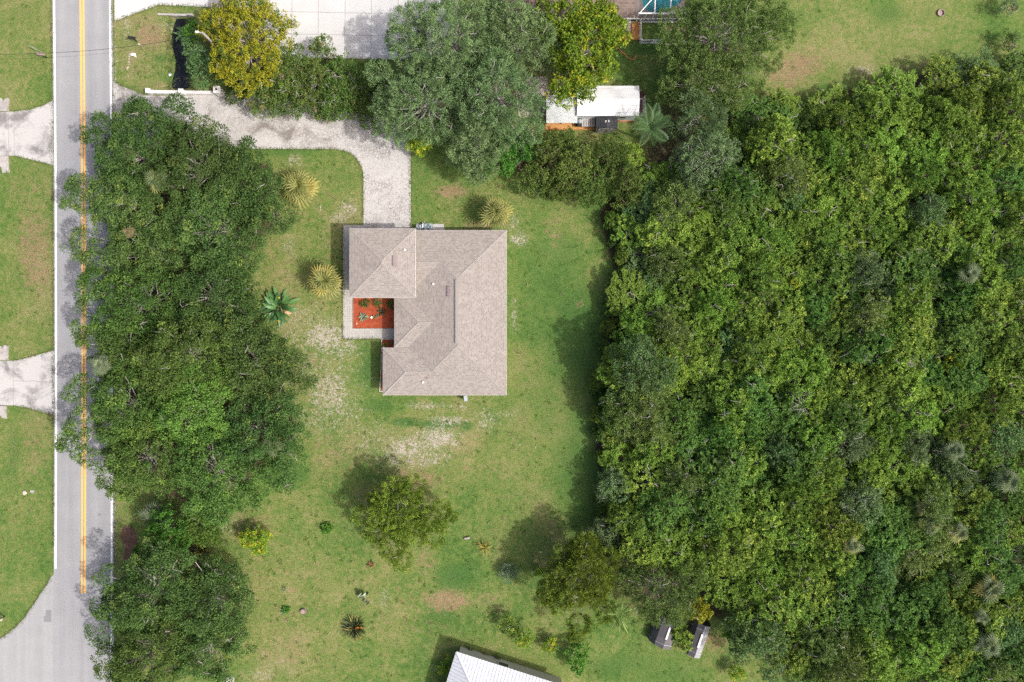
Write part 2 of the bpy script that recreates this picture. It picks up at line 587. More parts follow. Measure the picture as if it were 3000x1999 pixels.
def poly_field(poly, soft):
    """1 inside polygon (photo px), soft falloff outside"""
    inside = np.zeros(GX.shape, bool)
    dist = np.full(GX.shape, 1e9)
    n = len(poly)
    for i in range(n):
        x1, y1 = poly[i]; x2, y2 = poly[(i + 1) % n]
        c = ((y1 > GV) != (y2 > GV)) & (GU < (x2 - x1) * (GV - y1) / (y2 - y1 + 1e-9) + x1)
        inside ^= c
        t = np.clip(((GU - x1) * (x2 - x1) + (GV - y1) * (y2 - y1)) / ((x2 - x1) ** 2 + (y2 - y1) ** 2), 0, 1)
        dist = np.minimum(dist, np.hypot(GU - x1 - t * (x2 - x1), GV - y1 - t * (y2 - y1)))
    return np.where(inside, 1.0, np.exp(-(dist / soft) ** 2))


sand = blobs([(950, 985, 48, 38, .95), (1000, 1015, 45, 24, .75), (905, 950, 50, 35, .55), (965, 1150, 42, 55, .82), (985, 1200, 60, 45, .62),
              (930, 1230, 50, 40, .5), (1190, 1315, 48, 28, .9), (1275, 1285, 52, 26, 1), (1235, 1340, 60, 22, .75), (1150, 1345, 40, 18, .7),
              (1310, 1232, 45, 10, .85), (1250, 1190, 50, 9, .75), (1330, 1195, 40, 8, .55), (880, 930, 40, 30, .55), (1020, 610, 22, 22, .75), (995, 640, 25, 12, .7),
              (1520, 700, 22, 14, .9), (1508, 650, 14, 30, .6), (1506, 930, 9, 45, .65), (1425, 1225, 24, 26, .65), (1480, 1215, 25, 14, .45),
              (655, 1535, 40, 26, .6), (500, 75, 22, 7, .8), (372, 85, 10, 28, .65), (860, 470, 20, 12, .75), (845, 720, 14, 22, .6), (1125, 1750, 10, 20, .6),
              (336, 200, 5, 60, .7), (377, 185, 4, 30, .6), (338, 1550, 3, 140, .6), (760, 1980, 30, 16, .6), (800, 1960, 40, 30, .4), (2525, 205, 28, 8, .8),
              (780, 900, 40, 30, .4), (960, 1060, 60, 60, .5), (1100, 1290, 90, 40, .45), (880, 1000, 60, 60, .5), (1020, 1110, 60, 60, .35)], 1.22)
dry = blobs([(1325, 562, 46, 20, .95), (1390, 660, 30, 12, .7), (1310, 1760, 62, 30, 1), (1250, 1640, 30, 40, .62), (1235, 1405, 55, 22, .75), (705, 775, 45, 28, .85),
             (840, 1230, 60, 60, .5), (95, 720, 50, 110, .75), (110, 800, 40, 60, .7), (70, 560, 60, 60, .4), (100, 1300, 40, 100, .5), (2330, 200, 80, 45, .9, -20), (2280, 215, 50, 30, .9),
             (2420, 160, 60, 20, .5), (1625, 690, 14, 7, .95), (1610, 650, 22, 12, .55), (1602, 680, 6, 14, .8), (1623, 718, 12, 8, .7), (440, 105, 45, 34, .9), (400, 60, 60, 25, .5), (470, 250, 60, 15, .5),
             (1370, 1300, 70, 60, .45), (1190, 1390, 45, 25, .6), (2090, 1880, 50, 30, .7), (1990, 1890, 40, 12, .9), (640, 1840, 40, 120, .55), (830, 1900, 80, 60, .5), (730, 1530, 80, 50, .5),
             (1030, 700, 60, 60, .25), (820, 780, 60, 120, .45), (870, 620, 40, 30, .4), (1985, 80, 40, 30, .8), (2960, 30, 25, 12, .8), (2950, 130, 25, 12, .7), (1420, 1760, 40, 30, .5), (900, 1080, 50, 50, .5),
             (990, 1320, 100, 60, .5), (1130, 1450, 60, 25, .8), (1700, 890, 12, 12, .6), (830, 1780, 190, 190, .36), (1180, 1800, 180, 120, .36), (1280, 1340, 190, 90, .34), (900, 1150, 110, 160, .34), (80, 1330, 60, 200, .3), (800, 880, 110, 110, .34), (2450, 110, 200, 60, .25), (400, 150, 80, 80, .4)])
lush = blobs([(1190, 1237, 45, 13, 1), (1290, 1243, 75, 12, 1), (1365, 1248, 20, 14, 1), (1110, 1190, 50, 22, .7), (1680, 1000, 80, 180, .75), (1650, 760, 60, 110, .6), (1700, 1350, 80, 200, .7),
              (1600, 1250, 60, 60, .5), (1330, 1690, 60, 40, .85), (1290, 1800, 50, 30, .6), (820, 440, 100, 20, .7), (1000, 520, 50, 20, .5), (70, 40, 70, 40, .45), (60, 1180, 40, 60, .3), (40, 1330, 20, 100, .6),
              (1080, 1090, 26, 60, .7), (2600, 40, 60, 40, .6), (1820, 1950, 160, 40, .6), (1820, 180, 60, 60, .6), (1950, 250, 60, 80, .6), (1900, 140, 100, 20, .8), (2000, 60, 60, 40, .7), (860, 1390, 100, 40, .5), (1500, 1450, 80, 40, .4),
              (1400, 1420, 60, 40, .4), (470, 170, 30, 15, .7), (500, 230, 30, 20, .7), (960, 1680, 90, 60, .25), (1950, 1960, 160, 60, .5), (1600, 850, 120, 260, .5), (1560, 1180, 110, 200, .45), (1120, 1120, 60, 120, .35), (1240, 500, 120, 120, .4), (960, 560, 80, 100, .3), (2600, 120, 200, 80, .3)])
WOOD = [(1790, 600), (1850, 530), (1990, 460), (2100, 370), (2180, 310), (2270, 262), (2400, 285), (2520, 215), (2640, 228), (2760, 178), (2860, 170), (3120, 175), (3120, 2080),
        (2440, 2080), (2330, 1990), (2210, 1900), (2130, 1840), (2100, 1770), (2040, 1730), (1950, 1690), (1860, 1640), (1800, 1590), (1780, 1540), (1790, 1420), (1775, 1330), (1785, 1200), (1790, 1100),
        (1795, 1000), (1820, 930), (1825, 860), (1840, 780), (1815, 700)]
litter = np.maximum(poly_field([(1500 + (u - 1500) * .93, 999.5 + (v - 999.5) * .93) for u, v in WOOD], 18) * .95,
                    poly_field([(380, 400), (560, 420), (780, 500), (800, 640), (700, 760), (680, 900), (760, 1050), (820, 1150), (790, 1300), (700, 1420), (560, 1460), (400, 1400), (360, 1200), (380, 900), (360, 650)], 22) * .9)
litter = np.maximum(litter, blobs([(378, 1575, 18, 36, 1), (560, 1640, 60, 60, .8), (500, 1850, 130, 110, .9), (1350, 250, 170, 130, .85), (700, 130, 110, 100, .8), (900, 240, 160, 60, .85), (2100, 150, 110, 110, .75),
                                   (1650, 470, 180, 60, .8), (1170, 1520, 60, 45, .6), (1710, 1720, 80, 90, .6), (1930, 1720, 110, 90, .75), (2000, 370, 100, 120, .7), (1950, 450, 60, 40, .8), (1740, 140, 60, 70, .5)]))

# ditch beside the road: a trench with banks
GZ = np.zeros_like(GX)
du = np.abs(GU - 527 - 6 * np.sin(GV / 23.)) / 24.0
ins = np.clip((GV - 44) / 6, 0, 1) * np.clip((262 - GV) / 12, 0, 1)
GZ -= 1.15 * np.clip(1.75 - du, 0, 1) * ins
GZ += .05 * np.sin(GX * .31 + 1) * np.cos(GY * .27) * np.clip((np.abs(GX) > 0) * 1.0, 0, 1) * 0
# pool basin
pool_in = (GU > 1868) & (GU < 1992) & (GV < 46)
GZ = np.where(pool_in, -1.6, GZ)

nx, ny = len(XS), len(YS)
gv = np.stack([GX, GY, GZ], -1).reshape(-1, 3).astype(np.float32)
ii = np.arange(nx * ny).reshape(ny, nx)
gf = np.stack([ii[:-1, :-1], ii[:-1, 1:], ii[1:, 1:], ii[1:, :-1]], -1).reshape(-1, 4)


def np_mesh(name, V, F, mat, attrs=None):
    me = bpy.data.meshes.new(name)
    k = F.shape[1]
    me.vertices.add(len(V)); me.vertices.foreach_set('co', np.ascontiguousarray(V, np.float32).ravel())
    me.loops.add(F.size); me.loops.foreach_set('vertex_index', np.ascontiguousarray(F, np.int32).ravel())
    me.polygons.add(len(F)); me.polygons.foreach_set('loop_start', np.arange(0, F.size, k, dtype=np.int32))
    me.update(calc_edges=True)
    for an, arr in (attrs or {}).items():
        a = me.attributes.new(an, 'FLOAT_COLOR', 'POINT')
        a.data.foreach_set('color', np.ascontiguousarray(arr, np.float32).ravel())
    me.materials.append(mat)
    return me


def make_ground_mat():
    m, nt, b = base_mat('lawn', .95)
    b.inputs['Specular IOR Level'].default_value = .1
    p = wpos(nt)
    at = node(nt, 'ShaderNodeAttribute'); at.attribute_name = 'Cover'
    sp = node(nt, 'ShaderNodeSeparateColor'); nt.links.new(at.outputs['Color'], sp.inputs[0])
    n0 = noise(nt, .045, 3, .5, p)
    n1 = noise(nt, .22, 5, .62, p, .4)
    n2 = noise(nt, 1.6, 6, .78, p, .5)
    n3 = noise(nt, 6.5, 4, .75, p)
    n4 = noise(nt, .8, 5, .68, p, 1.2)
    # grass tones
    t = mth(nt, 'ADD', mth(nt, 'ADD', mth(nt, 'MULTIPLY', n0.outputs[0], .25), mth(nt, 'MULTIPLY', n1.outputs[0], .30)), mth(nt, 'MULTIPLY', n2.outputs[0], .45))
    t = mth(nt, 'ADD', t, mth(nt, 'MULTIPLY', mth(nt, 'SUBTRACT', sp.outputs[1], sp.outputs[2]), .05))
    r = ramp(nt, [(.40, (.052, .108, .024)), (.46, (.088, .146, .034)), (.52, (.138, .166, .050)), (.59, (.202, .192, .085))])
    nt.links.new(t, r.inputs[0])
    c = r.outputs[0]

    def cover(sock, nz, gain, lo, hi):
        """patch mask: painted field broken up by noise"""
        a = mth(nt, 'ADD', sock, mth(nt, 'MULTIPLY', mth(nt, 'SUBTRACT', nz, .5), gain))
        return ramp_fac_c(nt, a, lo, hi)
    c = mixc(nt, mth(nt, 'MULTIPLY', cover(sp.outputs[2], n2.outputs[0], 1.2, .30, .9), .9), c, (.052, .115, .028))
    dn = noise(nt, 1.5, 7, .75, p, 1.0)
    dsoft = mth(nt, 'ADD', mth(nt, 'MULTIPLY', sp.outputs[1], 1.0), .05)
    c = mixc(nt, mth(nt, 'MULTIPLY', cover(dsoft, dn.outputs[0], 3.0, .42, 1.0), .85), c, (.225, .148, .092))
    # dry blades and bare flecks, thickest in worn ground
    fn = noise(nt, 3.4, 4, .7, p, 1.4)
    worn = mth(nt, 'ADD', mth(nt, 'ADD', mth(nt, 'MULTIPLY', sp.outputs[0], .55), mth(nt, 'MULTIPLY', sp.outputs[1], .40)), .14)
    c = mixc(nt, mth(nt, 'MULTIPLY', cover(worn, fn.outputs[0], 4.2, .62, 1.1), .7), c, (.265, .215, .15))
    bn = noise(nt, 2.1, 4, .7, p, .9)
    c = mixc(nt, mth(nt, 'MULTIPLY', cover(mth(nt, 'MULTIPLY', worn, .9), bn.outputs[0], 4.0, .60, 1.2), .6), c, (.105, .170, .036))
    sn = noise(nt, 2.3, 5, .78, p, 1.6)
    c = mixc(nt, mth(nt, 'MULTIPLY', cover(sp.outputs[0], sn.outputs[0], 5.0, .66, 1.08), .9), c, (.36, .32, .285))
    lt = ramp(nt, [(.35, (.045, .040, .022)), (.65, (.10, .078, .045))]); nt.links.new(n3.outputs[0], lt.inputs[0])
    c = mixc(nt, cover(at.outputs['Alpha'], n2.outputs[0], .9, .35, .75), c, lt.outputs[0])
    # fine blade mottle
    f = ramp(nt, [(.36, (.68, .70, .64)), (.64, (1.30, 1.29, 1.28))]); nt.links.new(n3.outputs[0], f.inputs[0])
    c = mixc(nt, 1.0, c, f.outputs[0], 'MULTIPLY')
    nt.links.new(c, b.inputs['Base Color'])
    hh = mth(nt, 'ADD', mth(nt, 'MULTIPLY', n3.outputs[0], .6), mth(nt, 'MULTIPLY', n2.outputs[0], .8))
    bump(nt, b, hh, .7, .10)
    return m


def ramp_fac_c(nt, val, a, b_):
    m = node(nt, 'ShaderNodeMapRange', interpolation_type='SMOOTHSTEP')
    m.inputs[1].default_value = a; m.inputs[2].default_value = b_
    nt.links.new(val, m.inputs[0])
    return m.outputs[0]


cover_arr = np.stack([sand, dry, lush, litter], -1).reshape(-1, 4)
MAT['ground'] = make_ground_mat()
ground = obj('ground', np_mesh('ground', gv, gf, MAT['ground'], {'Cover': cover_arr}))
tag(ground, kind='structure')


# ------------------------------------------------------------------ roads, drives, paths
def strip(name, mat, centre, w, z0, z1, parent=None):
    """band following a photo polyline; w in photo px"""
    l = [P2(u - w / 2, v) for u, v in centre]
    r = [P2(u + w / 2, v) for u, v in centre]
    v = [(x, y, z1) for x, y in l] + [(x, y, z1) for x, y in r]
    n = len(centre)
    v += [(x, y, z0) for x, y in l] + [(x, y, z0) for x, y in r]
    f = []
    for i in range(n - 1):
        f += [(i, i + 1, n + i + 1, n + i), (2 * n + i, 2 * n + i + 1, i + 1, i), (n + i, n + i + 1, 3 * n + i + 1, 3 * n + i)]
    me = mesh(name, v, f, mat)
    return obj(name, me, parent)


def slab(name, mat, poly, z0, z1, parent=None):
    b = MB(); b.prism([P2(*q) for q in poly], z0, z1)
    return b.build(name, mat, parent)


def curve_x(base):     # the road bows by a few pixels along its length
    return [(base + d, v) for v, d in ((-700, -8), (-200, -6), (0, -5), (250, -2.5), (500, -.5), (750, .5), (1000, 1), (1300, .8), (1600, 0), (1800, -.5), (2200, -2), (2700, -4))]


road = strip('road', MAT['asphalt'], [(u, v) for u, v in curve_x(246.5)], 177, -.2, .045)
tag(road, kind='structure')
tag(slab('side_road', MAT['asphalt_old'], [(176, 1672), (150, 1690), (138, 1712), (118, 1742), (96, 1775), (74, 1808), (50, 1834), (24, 1856), (0, 1872), (-120, 1920), (-120, 2120), (180, 2120), (180, 1900), (180, 1760)], -.2, .038), kind='structure')
# painted lines belong to the road
strip('edge_line', MAT['white_paint'], [q for q in curve_x(164.0) if q[1] < 1600] + [(163.4, 1666)], 5.4, .03, .05, road)
strip('edge_line', MAT['white_paint'], curve_x(327.8), 5.2, .03, .05, road)
for off in (-4.3, 4.3):
    strip('centre_line', MAT['yellow_paint'], [(u + off, v) for u, v in curve_x(245.5) if v < 1700] + [(244.6 + off, 1738)], 5.0, .03, .05, road)
for v in (318, 668, 1020, 1390, 1732):
    for s in (-1, 1):
        slab('reflector', MAT['flower_orange'], [(245.5 + s * 11 - 2, v - 1), (245.5 + s * 11 + 2, v - 1), (245.5 + s * 11 + 2, v + 1), (245.5 + s * 11 - 2, v + 1)], .04, .06, road)
slab('asphalt_patch', MAT['asphalt_patch'], [(135, 1788), (151, 1788), (151, 1822), (129, 1822), (129, 1806), (134, 1806)], .03, .050, road)
for (u, v, r) in ((292, 1508, 5), (298, 1669, 6), (201, 1447, 2), (294, 1432, 2.5)):
    slab('tar_spot', MAT['asphalt_patch'], [(u + r * (1 + .2 * math.sin(5 * a)) * math.cos(a), v + r * math.sin(a)) for a in np.linspace(0, 2 * math.pi, 12)[:-1]], .03, .0495, road)


def shrink(poly, d):
    cx = sum(p[0] for p in poly) / len(poly); cy = sum(p[1] for p in poly) / len(poly)
    out = []
    for x, y in poly:
        l = math.hypot(x - cx, y - cy)
        out.append((x + (cx - x) / l * d, y + (cy - y) / l * d))
    return out


# two concrete drives across the road, each in poured slabs
d1 = slab('concrete_driveway', MAT['concrete_joint'], [(158, 294), (128, 309), (90, 322), (45, 327), (-60, 329), (-60, 457), (45, 457), (100, 470), (158, 485)], -.15, .022)
tag(d1, kind='structure')
for poly in ([(158, 294), (128, 309), (90, 322), (42.5, 327.2), (42.5, 456.8), (45, 457), (100, 470), (158, 485)],
             [(41.5, 327.2), (26.5, 327.6), (26.5, 457), (41.5, 457)], [(25.5, 327.6), (-60, 329), (-60, 457), (25.5, 457)]):
    slab('slab', MAT['concrete_stained'], poly, .0, .03, d1)
d2 = slab('concrete_driveway', MAT['concrete_joint'], [(159, 1026), (110, 1041), (60, 1054), (35, 1058), (-60, 1056), (-60, 1186), (40, 1188), (80, 1195), (120, 1206), (160, 1219)], -.15, .022)
tag(d2, kind='structure')
for poly in ([(159, 1026), (110, 1041), (60, 1054), (39.5, 1057.3), (39.5, 1115), (82, 1117), (100, 1115.5), (120, 1117.5), (159.5, 1119)],
             [(39.5, 1116.2), (82, 1118.2), (100, 1116.7), (120, 1118.7), (159.5, 1120.2), (160, 1219), (120, 1206), (80, 1195), (40, 1188)],
             [(38.5, 1057.5), (-60, 1056), (-60, 1186), (38.5, 1188)]):
    slab('slab', MAT['concrete_stained'], poly, .0, .03, d2)


def headwall(poly, poly2, label):
    e = empty('culvert_headwall', (*P2(*poly[0]), 0), label=label, cat='headwall', group='culvert headwalls beside the concrete drives')
    ox, oy = P2(*poly[0])
    b = MB(); b.prism([(P2(*q)[0] - ox, P2(*q)[1] - oy) for q in poly], -.2, .22); b.build('wall', MAT['concrete_grey'], e)
    b = MB(); b.prism([(P2(*q)[0] - ox, P2(*q)[1] - oy) for q in poly2], -.2, .14); b.build('wing', MAT['concrete_grey'], e)


headwall([(22, 327), (24, 290), (28, 288), (26, 327)], [(-40, 326), (-40, 289), (7, 289), (8, 303), (18, 290), (21.6, 290), (21.6, 326)], 'grey concrete headwall above the upper concrete drive')
headwall([(22, 459), (24, 505), (28.5, 507), (26, 459)], [(-40, 459), (-40, 490), (6, 490), (9, 508), (14, 508), (21.6, 500), (21.6, 459)], 'grey concrete headwall below the upper concrete drive')
headwall([(22, 1055), (24, 1013), (27, 1013), (25, 1055)], [(-40, 1055), (-40, 1014), (6, 1014), (8, 1024), (14, 1012), (21.6, 1012), (21.6, 1055)], 'grey concrete headwall above the lower concrete drive')
headwall([(17, 1189), (18, 1226), (21, 1227), (20, 1189)], [(-40, 1189), (-40, 1214), (2, 1214), (8, 1225), (16.6, 1225), (16.6, 1189)], 'grey concrete headwall below the lower concrete drive')

# the stamped drive of the house
drive = slab('stamped_driveway', MAT['stamped'], [(332, 236), (350, 250), (380, 262), (425, 280), (470, 281), (655, 279), (700, 276), (760, 282), (860, 300), (960, 320), (1060, 335), (1120, 345), (1170, 366), (1195, 395), (1203, 440), (1204, 686),
                                                   (1065, 686), (1065, 520), (1063, 500), (1056, 482), (1044, 464), (1028, 450), (1008, 441), (980, 437), (900, 437), (750, 436), (620, 428), (480, 430), (400, 445), (332, 480)], -.15, .028)
tag(drive, kind='structure')
# the neighbour's pale concrete apron in poured slabs
apron = slab('concrete_apron', MAT['concrete_joint'], [(336, -120), (336, 62), (465, 14.5), (612, 21), (780, 30), (780, 172), (1010, 172.5), (1165, 175.5), (1340, 178), (1340, -120)], -.15, .02)
tag(apron, kind='structure')
slab('slab', MAT['concrete_white'], [(336, -120), (336, 62), (464, 14.5), (464, -120)], 0, .032, apron)
slab('slab', MAT['concrete_white'], [(465.2, -120), (465.2, 14.5), (610, 21), (610, -120)], 0, .032, apron)
xl = [611, 697, 776, 855, 933, 1011, 1088, 1166, 1244, 1322]
yl = [-120, -28, 36, 101, 170]
for i in range(len(xl) - 1):
    for j in range(len(yl) - 1):
        if xl[i] < 770 and j > 0: continue
        t = lambda u, v: (u - (v - 40) * .01, v + (u - 900) * .02)
        x0, x1, y0, y1 = xl[i] + .6, xl[i + 1] - .6, yl[j] + .6, yl[j + 1] - .6
        slab('slab', MAT['concrete_white'], [t(x0, y0), t(x1, y0), t(x1, y1), t(x0, y1)], 0, .032, apron)
# tiled walk round the flower bed
walk = slab('tiled_walk', MAT['tile'], [(1005.5, 660), (1066, 660), (1066, 690), (1035, 690), (1035, 962), (1200, 962), (1200, 993), (1005, 993)], -.1, .034)
tag(walk, kind='structure')
pav = slab('gravel_yard', MAT['gravel'], [(1505, 225), (1600, 225), (1620, 290), (1600, 345), (1520, 345)], -.1, .02)
tag(pav, kind='structure')

# ditch: water and concrete outfall
w = slab('ditch_water', MAT['ditch_water'], [(484, 46), (572, 46), (572, 262), (484, 262)], -1.0, -.72)
tag(w, kind='structure')
ox, oy = P2(515, 46)
e = empty('culvert_outfall', (ox, oy, -1.0), label='weathered grey concrete culvert outfall above the ditch', cat='outfall')
b = MB()
def q2(u, v): x, y = P2(u, v); return (x - ox, y - oy)
x0, y0 = q2(463, 41); x1, y1 = q2(566, 43.5)
for (a0, a1) in ((463, 516), (547, 566)):
    b.prism([q2(a0, 40.5), q2(a1, 41.5), q2(a1, 47.5), q2(a0, 45)], 0, 1.12)
b.prism([q2(516, 41.5), q2(547, 42.5), q2(547, 47.5), q2(516, 47.5)], .85, 1.12)
b.build('wall', MAT['concrete_grey'], e)
b = MB()
ring = []
for k in range(13):
    a = math.pi * k / 12
    ring.append((math.cos(a), math.sin(a)))
cx, cy = q2(531.5, 40); rr = .62
vv = []
for dy in (0, 1.6):
    for s in (rr, rr - .07):
        for c, sn in ring: vv.append((cx + s * c, cy + dy - .22, .1 + s * sn * 1.1))
ff = []
for i in range(12):
    ff += [(i, i + 1, 13 + i + 1, 13 + i), (13 + i, 13 + i + 1, 39 + i + 1, 39 + i), (26 + i, 26 + i + 1, i + 1, i)]
b.add(vv, ff); b.build('pipe', MAT['black'], e)

# ------------------------------------------------------------------ buildings
def hip_solid(x0, y0, x1, y1, z, pitch, axis, ha, hb):
    """hip roof on an eave rectangle; ha/hb: hipped at the low/high end of the ridge axis"""
    v = [(x0, y0, z), (x1, y0, z), (x1, y1, z), (x0, y1, z)]
    if axis == 'x':
        h = (y1 - y0) / 2; zr = z + h * pitch; ym = (y0 + y1) / 2
        v += [(x0 + (h if ha else 0), ym, zr), (x1 - (h if hb else 0), ym, zr)]
        f = [(0, 1, 5, 4), (2, 3, 4, 5), (3, 0, 4), (1, 2, 5)]
    else:
        h = (x1 - x0) / 2; zr = z + h * pitch; xm = (x0 + x1) / 2
        v += [(xm, y0 + (h if ha else 0), zr), (xm, y1 - (h if hb else 0), zr)]
        f = [(1, 2, 5, 4), (3, 0, 4, 5), (0, 1, 4), (2, 3, 5)]
    f.append((3, 2, 1, 0))
    return v, f


def cap_line(b, a, c, w=.3, lift=.03):
    """ridge cap following a roof edge"""
    a, c = Vector(a), Vector(c)
    d = (c - a).normalized(); s = d.cross(Vector((0, 0, 1))).normalized() * w / 2
    up = Vector((0, 0, lift)); dn = Vector((0, 0, -.05))
    v = [a - s + dn, a + up, a + s + dn, c - s + dn, c + up, c + s + dn]
    b.add(v, [(0, 1, 4, 3), (1, 2, 5, 4), (2, 0, 3, 5), (0, 2, 1), (3, 4, 5)])


EV, GE, PT = 2.45, 4.15, .195
hx, hy = P2(1300, 920)
house = empty('house', (hx, hy, 0), label='single-storey house with tan shingle hip roof and attached garage', cat='house')


def eav(u0, v0, u1, v1, z):
    a = P2(u0, v1, z); c = P2(u1, v0, z)
    return a[0] - hx, a[1] - hy, c[0] - hx, c[1] - hy


A = eav(1197, 675, 1484, 1158, EV)
B = eav(1190, 675, 1400, 865, EV)
Cc = eav(1155, 872, 1395, 1017.5, EV)
D = eav(1121, 1019, 1400, 1158, EV)
G = eav(1024, 670, 1217, 872.5, GE)
# masses A..D share eaves; the lesser ones sit 6 mm lower so that flush faces never coincide
roofs = [(A, 'y', 1, 1, 0.0), (B, 'x', 0, 0, -.008), (Cc, 'x', 1, 0, -.012), (D, 'x', 1, 0, -.016)]
for i, (q, ax, ha, hb, dz) in enumerate(roofs):
    v, f = hip_solid(q[0], q[1], q[2], q[3], EV + dz, PT, ax, ha, hb)
    M('roof', v, f, MAT['shingle'], house)
v, f = hip_solid(G[0], G[1], G[2], G[3], GE, PT, 'y', 1, 1)
groof = M('garage_roof', v, f, MAT['shingle'], house)
for (q, z) in ((A, EV), (B, EV - .02), (Cc, EV - .04), (D, EV - .06), (G, GE)):
    b = MB(); b.prism([(q[0] - .02, q[1] - .02), (q[2] + .02, q[1] - .02), (q[2] + .02, q[3] + .02), (q[0] - .02, q[3] + .02)], z - .2, z - .012)
    b.build('fascia', MAT['white_trim'], house)
    ins = .55
    b = MB(); b.prism([(q[0] + ins, q[1] + ins), (q[2] - ins, q[1] + ins), (q[2] - ins, q[3] - ins), (q[0] + ins, q[3] - ins)], -.1, z - .19)
    b.build('wall', MAT['cream_wall'], house)


def roofz(q, axis, z, x, y):
    return z


hA = (A[2] - A[0]) / 2; xm = (A[0] + A[2]) / 2; zA = EV + hA * PT
r0 = Vector((xm, A[1] + hA, zA)); r1 = Vector((xm, A[3] - hA, zA))
hB = (B[3] - B[1]) / 2; yB = (B[1] + B[3]) / 2; zB = EV + hB * PT
hC = (Cc[3] - Cc[1]) / 2; yC = (Cc[1] + Cc[3]) / 2; zC = EV + hC * PT
hD = (D[3] - D[1]) / 2; yD = (D[1] + D[3]) / 2; zD = EV + hD * PT
def wx(h_): return A[0] + h_          # where a wing ridge meets the west slope of the main roof
for a, c in ((r0, (A[2], A[1], EV)), (r1, (A[2], A[3], EV)), (r0, (wx(hD), yD, zD)), (r1, (wx(hB), yB, zB)), ((G[2] + .02, yB, zB), (wx(hB), yB, zB)),
             ((Cc[0] + hC, yC, zC), (wx(hC), yC, zC)), ((Cc[0], Cc[1], EV), (Cc[0] + hC, yC, zC)), ((Cc[0], Cc[3], EV), (Cc[0] + hC, yC, zC)),
             ((D[0] + hD, yD, zD), (wx(hD), yD, zD)), ((D[0], D[1], EV), (D[0] + hD, yD, zD)), ((D[0], D[3], EV), (D[0] + hD, yD, zD))):
    b = MB(); cap_line(b, a, c); b.build('ridge_cap', MAT['ridge_cap'], house)
hG = (G[2] - G[0]) / 2; xg = (G[0] + G[2]) / 2; zG = GE + hG * PT
for (cx, cy, sy) in ((G[0], G[1], 1), (G[2], G[1], 1), (G[0], G[3], -1), (G[2], G[3], -1)):
    yy = (G[1] + hG) if sy > 0 else (G[3] - hG)
    b = MB(); cap_line(b, (cx, cy, GE), (xg, yy, zG)); b.build('ridge_cap', MAT['ridge_cap'], groof)
# raised ridge vent, box vents, plumbing stacks
b = MB(); b.box((xm, (r0.y + r1.y) / 2 + .1, zA + .06), (.42, (r1.y - r0.y) - .5, .09)); b.box((xm, (r0.y + r1.y) / 2 + .1, zA + .115), (.22, (r1.y - r0.y) - .5, .05))
b.build('ridge_vent', MAT['ridge_cap'], house)


def surf(q, axis, z, x, y):
    return z + PT * min(x - q[0], q[2] - x, y - q[1], q[3] - y)


def roof_pt(u, v, q, z0):
    z = z0
    for _ in range(4):
        x, y = P2(u, v, z); x -= hx; y -= hy
        z = surf(q, 0, z0, x, y)
    return x, y, z


for (u0, v0, q, z0, par) in ((1156, 765, G, GE, groof), (1314, 854, A, EV, house)):
    x, y, z = roof_pt(u0, v0, q, z0)
    s = 1 if q is G else -1
    b = MB(); b.box((0, 0, .06), (.42, 1.2, .10), ry=s * math.atan(PT)); b.box((-.02 * s, 0, .125), (.20, 1.16, .03), ry=s * math.atan(PT))
    b.build('roof_vent', MAT['vent_dark'], par, (x, y, z + .01))
for (u0, v0, q, z0, par) in ((1186, 732, G, GE, groof), (1269, 833, A, EV, house), (1239, 1120.5, D, EV, house)):
    x, y, z = roof_pt(u0, v0, q, z0)
    b = MB(); b.lathe([(.13, -.08), (.11, .06), (.055, .08), (.05, .36), (.04, .36)], n=10); b.build('vent_stack', MAT['white_pipe'], par, (x, y, z))
x, y, z = roof_pt(1253, 1108, D, EV)
b = MB(); b.box((0, 0, .04), (.18, .22, .1)); b.build('roof_flashing', MAT['vent_dark'], house, (x, y, z))
# openings on the walls
b = MB(); b.box(((G[0] + G[2]) / 2 + .35, G[3] - .55, 1.15), (4.9, .08, 2.2)); gd = b.build('garage_door', MAT['white_trim'], house)
for k in range(4):
    b = MB(); b.box(((G[0] + G[2]) / 2 + .35, G[3] - .5, .33 + .54 * k), (4.8, .05, .5)); b.build('panel', MAT['white_trim'], gd)
for (x, y, wx_, wy_) in ((A[2] - .55, A[1] + 4, .06, 1.6), (A[2] - .55, A[1] + 9, .06, 2.2), (A[2] - .55, A[1] + 15, .06, 1.4), (D[0] + 5, D[1] + .55, 1.6, .06), (D[0] + 9.6, D[1] + .55, 1.2, .06), (D[0] + .55, yD, .06, 1.6), (B[0] + 6, B[3] - .55, 1.2, .06)):
    b = MB(); b.box((x, y, 1.45), (wx_ + .06, wy_ + .06, 1.3)); fr = b.build('window', MAT['white_trim'], house)
    b = MB(); b.box((x, y, 1.45), (wx_ + .1 if wx_ < .2 else wx_ - .1, wy_ - .1 if wx_ < .2 else wy_ + .1, 1.1)); b.build('pane', MAT['glass'], fr)
b = MB(); b.box((Cc[0] + .52, Cc[1] + 1.2, 1.05), (.08, .95, 2.1)); b.build('front_door', MAT['brown_plank'], house)
print('HOUSE', A, G)


